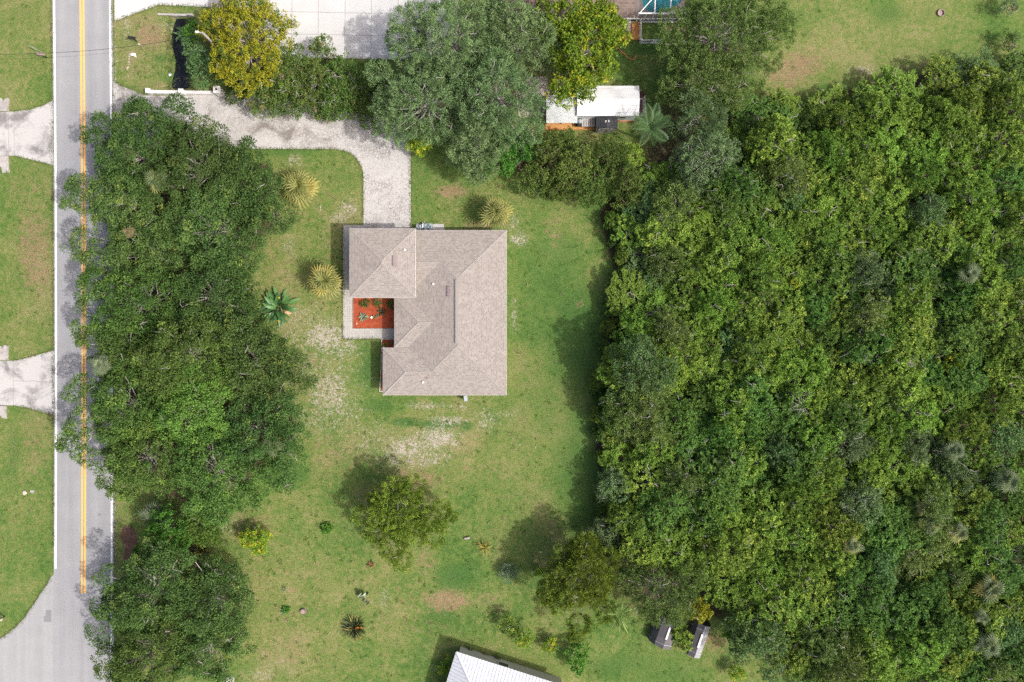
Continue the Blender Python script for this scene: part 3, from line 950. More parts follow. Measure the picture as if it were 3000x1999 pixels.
# ---- neighbour's brown house and pool enclosure at the top edge
nx_, ny_ = P2(1680, -60)
nh = empty('neighbour_house', (nx_, ny_, 0), label='house with brown shingle roof at the top edge beside the pool', cat='house')
a = P2(1470, 53, 2.6); c = P2(1859, -300, 2.6)
q = (a[0] - nx_, a[1] - ny_, c[0] - nx_, c[1] - ny_)
v, f = hip_solid(q[0], q[1], q[2], q[3], 2.6, .4, 'x', 1, 0)
M('roof', v, f, MAT['shingle_brown'], nh)
b = MB(); b.prism([(q[0] - .06, q[1] - .1), (q[2] + .04, q[1] - .1), (q[2] + .04, q[3]), (q[0] - .06, q[3])], 2.42, 2.585); b.build('fascia', MAT['white_trim'], nh)
b = MB(); b.prism([(q[0] + .5, q[1] + .45), (q[2] - .3, q[1] + .45), (q[2] - .3, q[3]), (q[0] + .5, q[3])], -.1, 2.45); b.build('wall', MAT['cream_wall'], nh)
b = MB(); b.box((q[2] - 3.2, q[1] + .44, 1.5), (1.4, .06, 1.1)); wd = b.build('window', MAT['white_trim'], nh)
b = MB(); b.box((q[2] - 3.2, q[1] + .42, 1.5), (1.2, .06, .9)); b.build('pane', MAT['glass'], wd)

pool = slab('pool_deck', MAT['pool_deck'], [(1850, -200), (2000, -200), (2000, 64), (1845, 64), (1845, 56), (1862, 56)], -.1, .03)
tag(pool, kind='structure')
# the kidney-shaped basin is a hole cut through the deck: rebuild deck as ring round the water
bpy.data.objects.remove(pool)
edge = [(1884, -60), (1882, -20), (1881, 0), (1884, 18), (1894, 30), (1908, 37), (1925, 39), (1938, 38), (1950, 33), (1962, 26), (1975, 20), (1990, 12), (1998, 0), (2000, -60)]
outer = [(1862, -60), (1862, -20), (1861, 10), (1860, 30), (1862, 52), (1880, 65), (1915, 65), (1940, 65), (1960, 65), (1985, 65), (2003, 60), (2006, 30), (2006, 0), (2006, -60)]
vv = []; ff = []
for (pu, pv), (ou, ov) in zip(edge, outer):
    x1, y1 = P2(pu, pv); x2, y2 = P2(ou, ov)
    vv += [(x1, y1, .03), (x2, y2, .03), (x2, y2, -.3), (x1, y1, -1.3)]
for i in range(len(edge) - 1):
    k = 4 * i
    ff += [(k, k + 4, k + 5, k + 1), (k + 1, k + 5, k + 6, k + 2), (k + 3, k + 7, k + 4, k)]
deck = M('pool_deck', vv, ff, MAT['pool_deck']); tag(deck, kind='structure')
tag(slab('pool_floor', MAT['pool_tile'], [(1870, -60), (2003, -60), (2003, 42), (1870, 42)], -1.5, -1.25), kind='structure')
tag(slab('pool_water', MAT['pool_water'], [(u + (1935 - u) * .004, v) for u, v in edge], -.3, -.07), kind='structure')

cgx, cgy = P2(1930, 20)
cage = empty('pool_enclosure', (cgx, cgy, 0), label='white framed screen enclosure over the turquoise pool', cat='enclosure')


def cpt(u, v, z):
    x, y, z = P(u, v, z); return (x - cgx, y - cgy, z)


def bar(b, p0, p1, w):
    b.tube([p0, p1], w / 2 * 1.2, 4)


ZT = 2.35
gy = P2(1900, 66)[1]
fr = []
def wallx(u, z):      # a point on the south screen wall plane
    x = P2(u, 66)[0]
    return (x - cgx, gy - cgy, z)
us = [1862, 1893, 1934, 1976, 2003]
for z_ in (.1, .95, ZT):
    b = MB(); bar(b, wallx(1845 if z_ < 1 else 1860, z_), wallx(2006, z_), .10 if z_ < 2 else .17); b.build('rail', MAT['white_pipe'], cage)
for u_ in (1845, 1862, 1884, 1906, 1951, 1990):
    xx = P2(u_, 66)[0]
    b = MB(); bar(b, wallx(u_, 0), wallx(u_, ZT if u_ > 1860 else .95), .09); b.build('post', MAT['white_pipe'], cage)
for (u_, ut) in ((1906, 1906), (1951, 1951)):
    p0 = wallx(u_, ZT); b = MB(); bar(b, p0, (p0[0], p0[1] + 6, ZT + .9), .14); b.build('rafter', MAT['white_pipe'], cage)
p0 = wallx(1863, ZT); b = MB(); bar(b, p0, (p0[0] + 2.6, p0[1] + 2.8, ZT + .45), .11); b.build('rafter', MAT['white_pipe'], cage)
p0 = wallx(1990, ZT); b = MB(); bar(b, p0, (p0[0] - 1.8, p0[1] + 2.6, ZT + .45), .07); b.build('rafter', MAT['steel'], cage)
x0 = wallx(1845, 0)[0]; x1 = wallx(2006, 0)[0]; y0 = gy - cgy
M('screen', [(x0, y0 + .02, .1), (x1, y0 + .02, .1), (x1, y0 + .02, ZT), (wallx(1862, 0)[0], y0 + .02, ZT), (wallx(1862, 0)[0], y0 + .02, .95), (x0, y0 + .02, .95)], [(0, 1, 2, 3, 4, 5)], MAT['screen'], cage)
M('roof_screen', [(wallx(1862, 0)[0], y0, ZT + .02), (x1, y0, ZT + .02), (x1, y0 + 6, ZT + .92), (wallx(1862, 0)[0], y0 + 6, ZT + .92)], [(0, 1, 2, 3)], MAT['screen'], cage)
b = MB(); b.box((wallx(1890, 0)[0], y0 - .02, .6), (.42, .05, .55)); b.build('door_panel', MAT['dark_plastic_pale'], cage)

# orange timber deck by the pool, made of boards
dx, dy = P2(1860, 92)
deckp = empty('timber_deck', (dx, dy, 0), label='orange stained timber deck beside the pool railing', cat='deck')
n = 9
for i in range(n):
    u0 = 1850 + 22.5 * i / n; u1 = 1850 + 22.5 * (i + 1) / n - .25
    b = MB(); b.prism([(P2(u_, v_)[0] - dx, P2(u_, v_)[1] - dy) for u_, v_ in ((u0, 67), (u1, 67), (u1, 118.5), (u0, 118.5))], .02, .2)
    b.build('board', MAT['orange_deck'], deckp)
for i in range(9):
    v0 = 99 + 19.5 * i / 9; v1 = 99 + 19.5 * (i + 1) / 9 - .25
    b = MB(); b.prism([(P2(u_, v_)[0] - dx, P2(u_, v_)[1] - dy) for u_, v_ in ((1755, v0), (1849.6, v0), (1849.6, v1), (1755, v1))], .02, .197)
    b.build('board', MAT['orange_deck'], deckp)
tag(slab('gravel_strip', MAT['gravel'], [(1770, 64), (1849.3, 64), (1849.3, 98.6), (1770, 98.6)], -.1, .05), kind='structure')
e = empty('pool_pump', (*P2(1831, 72), .05), label='white pipe pool pump on the gravel strip', cat='pump')
b = MB(); b.lathe([(.2, 0), (.22, .1), (.22, .5), (.12, .62), (.05, .64)], (-.35, 0, 0), 14); b.build('tank', MAT['white_pipe'], e)
b = MB(); b.tube([(0, -.4, .05), (0, -.4, .35), (0, .35, .35), (0, .35, .0)], .06, 8); b.tube([(.1, .1, .3), (.55, .1, .3)], .06, 8); b.build('pipe', MAT['white_pipe'], e)
# white railing of posts, rails and balusters
rx_, ry_ = P2(1875, 122)
rail = empty('white_railing', (rx_, ry_, 0), label='white baluster railing around the deck corner', cat='railing')
def rl(u, v): x, y = P2(u, v); return x - rx_, y - ry_
def post(x, y):
    b = MB(); b.box((x, y, .5), (.12, .12, 1.0)); b.lathe([(.09, 0), (.09, .04), (.04, .12)], (x, y, 1.0), 8); b.build('post', MAT['white_pipe'], rail)
line1 = [rl(1874, 67), rl(1874, 127.5)]; line2 = [rl(1876, 127.5), rl(1936, 127.5)]
for (p0, p1), n_, np_ in ((line1, 20, 3), (line2, 19, 3)):
    for z_ in (.1, .92):
        b = MB(); b.box(((p0[0] + p1[0]) / 2, (p0[1] + p1[1]) / 2, z_), (abs(p1[0] - p0[0]) + .07, abs(p1[1] - p0[1]) + .07, .07)); b.build('rail', MAT['white_pipe'], rail)
    for i in range(1, n_):
        t = i / n_
        b = MB(); b.box((p0[0] + (p1[0] - p0[0]) * t, p0[1] + (p1[1] - p0[1]) * t, .51), (.045, .045, .75)); b.build('baluster', MAT['white_pipe'], rail)
    for i in range(np_):
        t = i / (np_ - 1)
        post(p0[0] + (p1[0] - p0[0]) * t + .001, p0[1] + (p1[1] - p0[1]) * t)


def ground_tube(name, pts, r, mat, label, cat, z=.06):
    pp = []
    for i in range(len(pts) - 1):
        for k in range(4):
            t = k / 4; pp.append((pts[i][0] * (1 - t) + pts[i + 1][0] * t, pts[i][1] * (1 - t) + pts[i + 1][1] * t))
    pp.append(pts[-1])
    ox, oy = P2(*pts[0])
    b = MB(); b.tube([(P2(*q)[0] - ox, P2(*q)[1] - oy, z) for q in pp], r, 6)
    return tag(b.build(name, mat, None, (ox, oy, 0)), label, cat)


ground_tube('garden_hose', [(1808, 138), (1817, 149), (1826, 157), (1835, 165), (1841, 172), (1848, 176), (1855, 175), (1860, 169), (1861, 163)], .045, MAT['hose'], 'orange garden hose lying in a hook on the grass', 'hose')
ground_tube('hose_loop', [(1822, 112), (1829, 118), (1832, 124), (1830, 128), (1826, 128.5), (1824, 126)], .04, MAT['hose'], 'orange hose end looping off the deck edge', 'hose', .23)

# ---- white metal roofed workshop, its lean-to and what stands round it
wx0, wy0 = P2(1770, 300)
ws = empty('workshop', (wx0, wy0, 0), label='long workshop with white metal gable roof and grey walls', cat='workshop')
a = P2(1690, 340, 2.7); c = P2(1871.5, 251.5, 2.7)
x0, y0, x1, y1 = a[0] - wx0, a[1] - wy0, c[0] - wx0, c[1] - wy0
ym = (y0 + y1) / 2; zr = 3.35
n = 5
for s in (0, 1):
    ye = y0 if s == 0 else y1
    for i in range(n):
        t0, t1 = i / n, (i + 1) / n
        ya, yb = ye + (ym - ye) * t0, ye + (ym - ye) * t1
        za, zb = 2.7 + (zr - 2.7) * t0, 2.7 + (zr - 2.7) * t1
        b = MB()
        g = .012 if s == 0 else -.012
        vv = [(x0, ya + g, za + .01), (x1, ya + g, za + .01), (x1, yb, zb), (x0, yb, zb)]
        vv += [(x, y, z - .05) for x, y, z in vv]
        fc = [(0, 1, 2, 3), (7, 6, 5, 4), (0, 4, 5, 1), (1, 5, 6, 2), (2, 6, 7, 3), (3, 7, 4, 0)]
        if s: fc = [tuple(reversed(q)) for q in fc]
        b.add(vv, fc); b.build('roof_panel', MAT['white_roof'], ws)
cap = MB(); cap_line(cap, (x0, ym, zr), (x1, ym, zr), .35, .04); cap.build('ridge_cap', MAT['white_roof'], ws)
b = MB()
xa, xb, ya, yb = x0 + .15, x1 - .15, y0 + .25, y1 - .25
b.add([(xa, ya, -.1), (xb, ya, -.1), (xb, yb, -.1), (xa, yb, -.1), (xa, ya, 2.66), (xb, ya, 2.66), (xb, yb, 2.66), (xa, yb, 2.66), (xa, ym, 3.26), (xb, ym, 3.26)],
      [(0, 1, 5, 4), (2, 3, 7, 6), (1, 2, 6, 9, 5), (3, 0, 4, 8, 7)])
b.build('wall', MAT['grey_wall'], ws)
b = MB(); b.box(((xa + xb) / 2, ya - .03, .08), (xb - xa, .06, .16)); b.build('base_trim', MAT['hose'], ws)
b = MB(); b.box((xb - 1.6, ya - .02, 1.5), (.9, .05, .8)); wd = b.build('window', MAT['white_trim'], ws)
b = MB(); b.box((xb - 1.6, ya - .03, 1.5), (.75, .05, .65)); b.build('pane', MAT['glass'], wd)

lx, ly = P2(1645, 325)
lt_ = empty('lean_to', (lx, ly, 0), label='lean-to with pale corrugated roof left of the workshop', cat='lean-to')


def corrugated(u0, v0, u1, v1, zt, zb, name):
    nn = int((u1 - u0) / 3.2)
    vv = []; ff = []
    for i in range(nn * 4 + 1):
        u = u0 + (u1 - u0) * i / (nn * 4)
        dz = .025 * (1, 0, -1, 0)[i % 4]
        x, y, _ = P(u, v0, zt); vv.append((x - lx, y - ly, zt + dz))
        x, y, _ = P(u, v1, zb); vv.append((x - lx, y - ly, zb + dz))
    for i in range(nn * 4):
        ff.append((2 * i, 2 * i + 1, 2 * i + 3, 2 * i + 2))
    return M(name, vv, ff, MAT['white_corr'], lt_)


corrugated(1601, 283, 1690, 330.5, 2.75, 2.6, 'roof_sheet')
corrugated(1601, 329, 1692, 361, 2.52, 2.3, 'roof_sheet')
for (u, v) in ((1604, 290), (1604, 330), (1604, 356), (1648, 356), (1688, 356)):
    x, y = P2(u, v, 1.2); b = MB(); b.box((x - lx, y - ly, 1.15), (.1, .1, 2.3)); b.build('post', MAT['grey_slat'], lt_)
b = MB(); a = P2(1606, 352, 1.); c = P2(1688, 290, 1.); b.prism([(a[0] - lx, a[1] - ly), (c[0] - lx, a[1] - ly), (c[0] - lx, c[1] - ly), (a[0] - lx, c[1] - ly)], -.1, 2.2)
b.build('wall', MAT['grey_wall'], lt_)
ox, oy = P2(1650, 370)
dk = empty('timber_deck', (ox, oy, 0), label='orange stained timber walkway below the lean-to', cat='deck')
for i in range(6):
    v0 = 358 + 24 * i / 6; v1 = v0 + 3.75
    u1 = 1683 if i < 4 else 1745
    b = MB(); b.prism([(P2(u_, v_)[0] - ox, P2(u_, v_)[1] - oy) for u_, v_ in ((1598, v0), (u1, v0), (u1, v1), (1598, v1))], .02, .22 + .002 * (i % 2)); b.build('board', MAT['orange_deck'], dk)

# small charcoal resin shed
ox, oy = P2(1777, 364)
sh = empty('garden_shed', (ox, oy, 0), label='small charcoal plastic garden shed with two roof skylights', cat='shed')
a = P2(1746, 378, 1.75); c = P2(1809, 342, 1.75)
x0, y0, x1, y1 = a[0] - ox, a[1] - oy, c[0] - ox, c[1] - oy
xm_ = (x0 + x1) / 2
for s, mt in ((0, MAT['dark_plastic']), (1, MAT['dark_plastic'])):
    xe = x0 if s == 0 else x1
    vv = [(xe, y0, 1.75), (xe, y1, 1.75), (xm_, y1, 2.3), (xm_, y0, 2.3)]
    vv += [(x, y, z - .06) for x, y, z in vv]
    fc = [(3, 2, 1, 0), (4, 5, 6, 7), (0, 1, 5, 4), (1, 2, 6, 5), (2, 3, 7, 6), (3, 0, 4, 7)]
    if s: fc = [tuple(reversed(q)) for q in fc]
    rp = M('roof_panel', vv, fc, mt, sh)
    for k in range(6):
        t = (k + .5) / 6
        b = MB(); b.box((xe + (xm_ - xe) * t, (y0 + y1) / 2, 1.75 + .55 * t + .012), (.06, y1 - y0 - .02, .03), ry=(-1 if s == 0 else 1) * math.atan(.55 / ((x1 - x0) / 2))); b.build('rib', mt, rp)
    b = MB(); b.box((xm_ + (.17 if s else -.17), (y0 + y1) / 2, 2.25), (.16, .22, .05), ry=(-1 if s == 0 else 1) * math.atan(.55 / ((x1 - x0) / 2))); b.build('skylight', MAT['white_pipe'], rp)
b = MB()
b.add([(x0 + .1, y0 + .05, 0), (x1 - .1, y0 + .05, 0), (x1 - .1, y1 - .1, 0), (x0 + .1, y1 - .1, 0), (x0 + .1, y0 + .05, 1.73), (x1 - .1, y0 + .05, 1.73), (x1 - .1, y1 - .1, 1.73), (x0 + .1, y1 - .1, 1.73), (xm_, y0 + .05, 2.22), (xm_, y1 - .1, 2.22)],
      [(0, 1, 5, 8, 4), (2, 3, 7, 9, 6), (1, 2, 6, 5), (3, 0, 4, 7)])
b.build('wall', MAT['dark_plastic_pale'], sh)
for s in (-1, 1):
    b = MB(); b.box((xm_ + s * .5, y0 + .02, .9), (.95, .05, 1.6)); d = b.build('door', MAT['dark_plastic_pale'], sh)
    b = MB(); b.box((xm_ + s * .12, y0 - .03, .95), (.05, .05, .3)); b.build('handle', MAT['black'], d)

# slatted table
ox, oy = P2(1722, 365)
tb = empty('slatted_table', (ox, oy, 0), label='weathered slatted wood table between the black grill and the charcoal shed', cat='table')
for i in range(6):
    b = MB(); b.box((-.7 + i * .272, 0, .78), (.19, 1.02, .05)); b.build('slat', MAT['grey_slat'], tb)
for s in (-1, 1):
    b = MB(); b.box((0, s * .38, .72), (1.5, .09, .06)); b.build('bearer', MAT['grey_slat'], tb)
    for t in (-1, 1):
        b = MB(); b.box((s * .62, t * .38, .35), (.09, .09, .7)); b.build('leg', MAT['grey_slat'], tb)
e = empty('grill', (*P2(1696, 364), .22), label='black barbecue grill between the lean-to and the slatted table', cat='grill')
b = MB(); b.box((0, 0, .42), (.55, .75, .8)); b.build('cabinet', MAT['black'], e)
b = MB(); b.lathe([(.28, 0), (.3, .06), (.27, .18), (.17, .26), (.04, .29)], (0, 0, .83), 14); b.build('lid', MAT['bluegrey'], e)
b = MB(); b.tube([(-.2, .5, .9), (0, .56, .93), (.2, .5, .9)], .025, 6); b.build('handle', MAT['steel'], e)
for s in (-1, 1):
    b = MB(); b.box((0, s * .5, .8), (.45, .22, .04)); b.build('side_shelf', MAT['black'], e)
# rounded gravel patch with fire pit, boards and pavers
pts = [(1870, 262)] + [(1871 + 21 * math.sin(t), 292 - 30 * math.cos(t)) for t in np.linspace(.15, math.pi / 2, 8)] + [(1893, 340), (1868, 342)]
tag(slab('gravel_patch', MAT['gravel'], pts, -.1, .03), kind='structure')
for k in range(3):
    tag(slab('plank', MAT['brown_plank'], [(1871 + 3.7 * k, 293), (1874.4 + 3.7 * k, 293), (1874.4 + 3.7 * k, 336), (1871 + 3.7 * k, 336)], .02, .08), 'dark brown plank laid beside the workshop gable', 'plank', 'planks beside the workshop')
for k in range(4):
    tag(slab('paver', MAT['paver'], [(1883.5, 293 + 11.2 * k), (1891.5, 293 + 11.2 * k), (1891.5, 303.4 + 11.2 * k), (1883.5, 303.4 + 11.2 * k)], .02, .10), 'grey paver laid in a row beside brown planks', 'paver', 'pavers beside the workshop planks')
b = MB(); b.lathe([(.36, 0), (.4, .3), (.33, .3), (.3, .06), (.02, .05)], n=18); tag(b.build('fire_pit', MAT['brown_plank'], None, (*P2(1879, 279), .03)), 'round dark fire pit on the gravel patch', 'fire pit')
b = MB(); b.lathe([(.42, 0), (.44, .22), (.38, .22), (.36, .03), (.02, .02)], n=20); tag(b.build('fire_ring', MAT['brown_box'], None, (*P2(2755, 40), 0)), 'grey metal fire ring on the upper right lawn', 'fire ring')

# ---- house with ribbed pale metal roof at the bottom edge
Cx, Cy = P2(1336, 1909, 2.8)
mh = empty('metal_roof_house', (Cx, Cy, 0), label='house with white ribbed metal hip roof at the bottom edge', cat='house')
L1 = math.hypot(284, 90)
e1 = Vector((284, -90, 0)) / L1; e2 = Vector((-90, -284, 0)) / L1
HB, mp = 4.2, .36


def mpt(s, t, dz=0.0, h=None):
    """s along the north eave, t down the plan; height from nearest eave"""
    p = e1 * s + e2 * t
    return (p.x, p.y, 2.8 + dz + (h if h is not None else 0))


pw = .40
for i in range(34):
    s0, s1 = i * pw + .018, (i + 1) * pw - .018
    l0, l1 = min(s0, HB), min(s1, HB)
    vv = [mpt(s0, 0, 0), mpt(s1, 0, 0), mpt(s1, l1, 0, l1 * mp), mpt(s0, l0, 0, l0 * mp)]
    vv += [(x, y, z - .04) for x, y, z in vv]
    b = MB(); b.add(vv, [(3, 2, 1, 0), (4, 5, 6, 7), (0, 1, 5, 4), (1, 2, 6, 5), (2, 3, 7, 6), (3, 0, 4, 7)])
    if l1 > .5: b.tube([mpt(s1, .02, .012), mpt(s1, l1 - .05, .012, (l1 - .05) * mp)], .02, 4)
    b.build('roof_panel', MAT['metal_roof'], mh)
for i in range(21):
    s0, s1 = i * pw + .018, (i + 1) * pw - .018
    l0, l1 = min(s0, HB, 8.4 - s0), min(s1, HB, 8.4 - s1)
    vv = [mpt(0, s0, -.003), mpt(0, s1, -.003), mpt(l1, s1, -.003, l1 * mp), mpt(l0, s0, -.003, l0 * mp)]
    vv += [(x, y, z - .04) for x, y, z in vv]
    b = MB(); b.add(vv, [(0, 1, 2, 3), (7, 6, 5, 4), (4, 5, 1, 0), (5, 6, 2, 1), (6, 7, 3, 2), (7, 4, 0, 3)])
    if l1 > .5: b.tube([mpt(.02, s1, .012), mpt(l1 - .05, s1, .012, (l1 - .05) * mp)], .02, 4)
    b.build('roof_panel', MAT['metal_roof'], mh)
M('south_roof', [mpt(0, 8.4), mpt(13.6, 8.4), mpt(13.6, HB, 0, HB * mp), mpt(HB, HB, 0, HB * mp)], [(0, 1, 2, 3)], MAT['metal_roof'], mh)
b = MB(); cap_line(b, mpt(.05, .05, .03, .02), mpt(HB, HB, .03, HB * mp), .34, .04); b.build('ridge_cap', MAT['metal_roof'], mh)
b = MB(); cap_line(b, mpt(HB, HB, .03, HB * mp), mpt(13.6, HB, .03, HB * mp), .34, .04); b.build('ridge_cap', MAT['metal_roof'], mh)
b = MB(); b.prism([mpt(.03, .03)[:2], mpt(13.6, .03)[:2], mpt(13.6, 8.37)[:2], mpt(.03, 8.37)[:2]], 2.6, 2.745); b.build('fascia', MAT['white_trim'], mh)
b = MB(); b.prism([mpt(.5, .5)[:2], mpt(13.4, .5)[:2], mpt(13.4, 7.9)[:2], mpt(.5, 7.9)[:2]], -.1, 2.65); b.build('wall', MAT['cream_wall'], mh)
p = mpt(6, .46); b = MB(); b.box((p[0], p[1], 1.5), (1.4, .08, 1.1), rz=math.atan2(e1.y, e1.x)); wd = b.build('window', MAT['white_trim'], mh)
p = mpt(6, .44); b = MB(); b.box((p[0], p[1], 1.5), (1.2, .08, .9), rz=math.atan2(e1.y, e1.x)); b.build('pane', MAT['glass'], wd)
bb = MB(); bx_, by_ = P2(1336, 1909)
tag(slab('planting_strip', MAT['brown_mulch'], [(1352, 1907), (1480, 1944), (1660, 2003), (1640, 2030), (1340, 1930)], -.1, .03), kind='structure')


# ---- two dark tunnel sheds
def tunnel(u, v, ang, wid, ln, hgt, label, fm, fm2, ends):
    x, y = P2(u, v, 1.0)
    e = empty('tunnel_shed', (x, y, 0), R(ang), label=label, cat='shed', group='dark tunnel sheds under the trees')
    prof = [(-1, 0), (-.93, .45), (-.62, .8), (0, 1), (.62, .8), (.93, .45), (1, 0)]
    for i in range(6):
        a, c = prof[i], prof[i + 1]
        vv = [(a[0] * wid / 2, -ln / 2, a[1] * hgt), (c[0] * wid / 2, -ln / 2, c[1] * hgt), (c[0] * wid / 2, ln / 2, c[1] * hgt), (a[0] * wid / 2, ln / 2, a[1] * hgt)]
        M('cover_panel', vv, [(0, 1, 2, 3)], fm2 if (ends and i in (3, 4)) else fm, e)
    for yy in ((-ln / 2 + .5,) if not ends else (-ln / 2 + .6, ln / 2 - .6)):
        b = MB(); b.tube([(p[0] * wid / 2 * 1.02, yy, p[1] * hgt * 1.02) for p in prof], .035, 6); b.build('hoop', MAT['steel'], e)
    b = MB(); b.box((0, .15, hgt + .02), (.2, ln * .42, .04)); b.build('ridge_strip', MAT['white_pipe'], e)
    M('end_panel', [(p[0] * wid / 2, -ln / 2 + .02, p[1] * hgt) for p in prof], [tuple(range(7))], fm2, e)
    M('end_panel', [(p[0] * wid / 2, ln / 2 - .02, p[1] * hgt) for p in prof], [tuple(range(6, -1, -1))], fm, e)
    return e


tunnel(1950, 1848, -19, 3.1, 3.6, 2.1, 'dark tunnel shed half under the olive tree, left one', MAT['film'], MAT['film'], False)
tunnel(2044, 1872, -19, 2.3, 4.0, 1.9, 'grey worn tunnel shed, right one of the pair', MAT['film'], MAT['film_pale'], True)

# ------------------------------------------------------------------ street furniture and small things
# pale rendered entrance wall with three pillars
ox, oy = P2(540, 272)
gw = empty('entrance_wall', (ox, oy, 0), label='low cream entrance wall with three square pillars by the drive', cat='wall')
def wq(u, v): x, y = P2(u, v); return x - ox, y - oy
b = MB(); (ax, ay), (bx, by) = wq(440, 274), wq(650, 277)
b.box(((ax + bx) / 2, (ay + by) / 2, .28), (bx - ax, .30, .56), rz=math.atan2(by - ay, bx - ax)); b.build('wall', MAT['white_trim'], gw)
b = MB(); b.box(((ax + bx) / 2, (ay + by) / 2, .59), (bx - ax + .05, .38, .06), rz=math.atan2(by - ay, bx - ax)); b.build('coping', MAT['white_trim'], gw)
for u, v, h, s in ((443, 273, .8, .5), (540, 275.5, .9, .52), (650, 276, 1.45, .72)):
    x, y = wq(u, v)
    b = MB(); b.box((x, y, h / 2), (s, s, h)); p = b.build('pillar', MAT['white_trim'], gw)
    b = MB(); b.box((x, y, h + .03), (s + .08, s + .08, .06)); b.build('cap', MAT['white_trim'], p)
    if h > 1.2:
        b = MB(); b.box((x, y, h + .12), (.2, .2, .14)); b.build('lamp_base', MAT['black'], p)


def mailbox(u, v, rz, mat, label, post_h=1.0, sc_=1.0):
    e = empty('mailbox', (*P2(u, v), 0), rz, label, 'mailbox')
    b = MB()
    prof = [(-.13, 0), (-.13, .14), (-.1, .22), (0, .26), (.1, .22), (.13, .14), (.13, 0)]
    l = .36 * sc_
    vv = [(-l, y * sc_, post_h + z * sc_) for y, z in prof] + [(l, y * sc_, post_h + z * sc_) for y, z in prof]
    ff = [(i, i + 1, 8 + i, 7 + i) for i in range(6)] + [(6, 0, 7, 13), tuple(range(6, -1, -1)), tuple(range(7, 14))]
    b.add(vv, ff); b.build('box', mat, e)
    b = MB(); b.box((0, 0, post_h / 2), (.1, .1, post_h)); b.build('post', MAT['black'], e)
    b = MB(); b.box((l * .3, .16 * sc_, post_h + .18), (.03, .02, .22)); b.build('flag', MAT['hose'], e)
    return e


mailbox(402, 123, R(-8), MAT['black'], 'black mailbox on a post beside the right road verge', 1.05, 1.1)
mailbox(138, 170, R(-4), MAT['brown_box'], 'brown mailbox on the upper left verge beside a signpost', 1.0, 1.15)
mailbox(14, 1806, R(-3), MAT['stone_pale'], 'pale mailbox at the left edge by the side road', .9, 1.1)
e = empty('sign_post', (*P2(126, 157), 0), math.atan2(855, -1400), label='thin grey metal signpost seen edge-on beside the brown mailbox', cat='signpost')
b = MB(); b.tube([(0, 0, 0), (0, 0, 2.1)], .035, 6); b.build('post', MAT['steel'], e)
b = MB(); b.box((0, .045, 1.75), (.62, .02, .62), rx=0); b.build('sign_plate', MAT['steel'], e)
b = MB(); b.box((0, 0, .08), (.45, .3, .1)); tag(b.build('meter_cover', MAT['paver'], None, (*P2(95, 1440), -.06)), 'small grey meter cover set in the left lawn', 'cover')


def rock(name, u, v, r, mat, label, cat, z=0.0, flat=.6, seed=0, group=None):
    rr_ = np.random.default_rng(seed)
    vv = []; ff = []
    n, m = 9, 5
    for i in range(m + 1):
        ph = math.pi * i / m
        for k in range(n):
            th = 2 * math.pi * k / n
            q = r * rr_.uniform(.75, 1.15)
            vv.append((q * math.sin(ph) * math.cos(th), q * math.sin(ph) * math.sin(th), r * flat * math.cos(ph)))
    for i in range(m):
        for k in range(n):
            ff.append((i * n + k, (i + 1) * n + k, (i + 1) * n + (k + 1) % n, i * n + (k + 1) % n))
    return tag(M(name, vv, ff, mat, None, (*P2(u, v), z)), label, cat, group)


rock('rock', 74, 1443, .3, MAT['stone_pale'], 'pale rock beside the meter cover on the left lawn', 'rock', .12, .5, 3)
x, y = P2(391, 161)
b = MB()
vv = [(-.38, .12, .05), (-.1, .2, .1), (.3, .14, .06), (.33, -.08, .08), (.42, -.36, .04), (.2, -.22, .11), (0, -.12, .04), (-.3, -.1, .09), (0, .05, .2)]
b.add(vv, [(8, i, (i + 1) % 8) for i in range(8)] + [tuple(range(7, -1, -1))])
tag(b.build('plastic_sheet', MAT['white_pipe'], None, (x, y, 0)), 'crumpled white plastic sheet on the verge below the black mailbox', 'litter')
tag(slab('paper_scrap', MAT['white_pipe'], [(406, 129), (408, 128.5), (411.5, 132.5), (409.5, 133.5)], .01, .06), 'small white scrap beside the black mailbox foot', 'litter')
rock('rock', 495, 217, .22, MAT['white_pipe'], 'white stone on the ditch bank', 'rock', -.2, .6, 5)
for k, (u, v, r) in enumerate(((379, 166, .12), (378, 174, .12), (377.5, 181, .15), (374, 198, .14), (372.5, 203, .1), (379, 160, .09))):
    rock('small_stone', u, v, r, MAT['gravel'], 'small pale stone in a line along the right verge', 'stone', .02, .5, 20 + k, 'pale stones along the verge')

# utility pole and overhead cable
px_, py_, _ = P(600, 103, 8.0)
up = empty('utility_pole', (px_, py_, 0), label='grey utility pole rising out of the yellow tree', cat='pole')
b = MB(); b.tube([(0, 0, 0), (0, 0, 8.6)], [.17, .12], 8); b.build('shaft', MAT['concrete_grey'], up)
b = MB(); b.tube([(0, 0, 8.3), (-.55, .1, 8.55)], .05, 6); b.build('bracket', MAT['steel'], up)
b = MB(); b.box((-.62, .1, 8.56), (.35, .18, .1)); b.build('lamp_head', MAT['white_pipe'], up)
ax_, ay_ = P2(-250, 160, 7.0)
pts = []
for i in range(41):
    t = i / 40
    x = px_ + (ax_ - px_) * t; y = py_ + (ay_ - py_) * t
    pts.append((x, y, 8.2 + (7.4 - 8.2) * t - 2.4 * 4 * t * (1 - t) * .9))
b = MB(); b.tube(pts, .022, 5)
tag(b.build('overhead_cable', MAT['black']), 'thin black overhead cable crossing the road', 'cable')

# air conditioners beside the garage
pad = slab('equipment_pad', MAT['concrete_stained'], [(1220, 656), (1300, 657), (1303, 684), (1220, 684)], -.1, .06)
tag(pad, kind='structure')


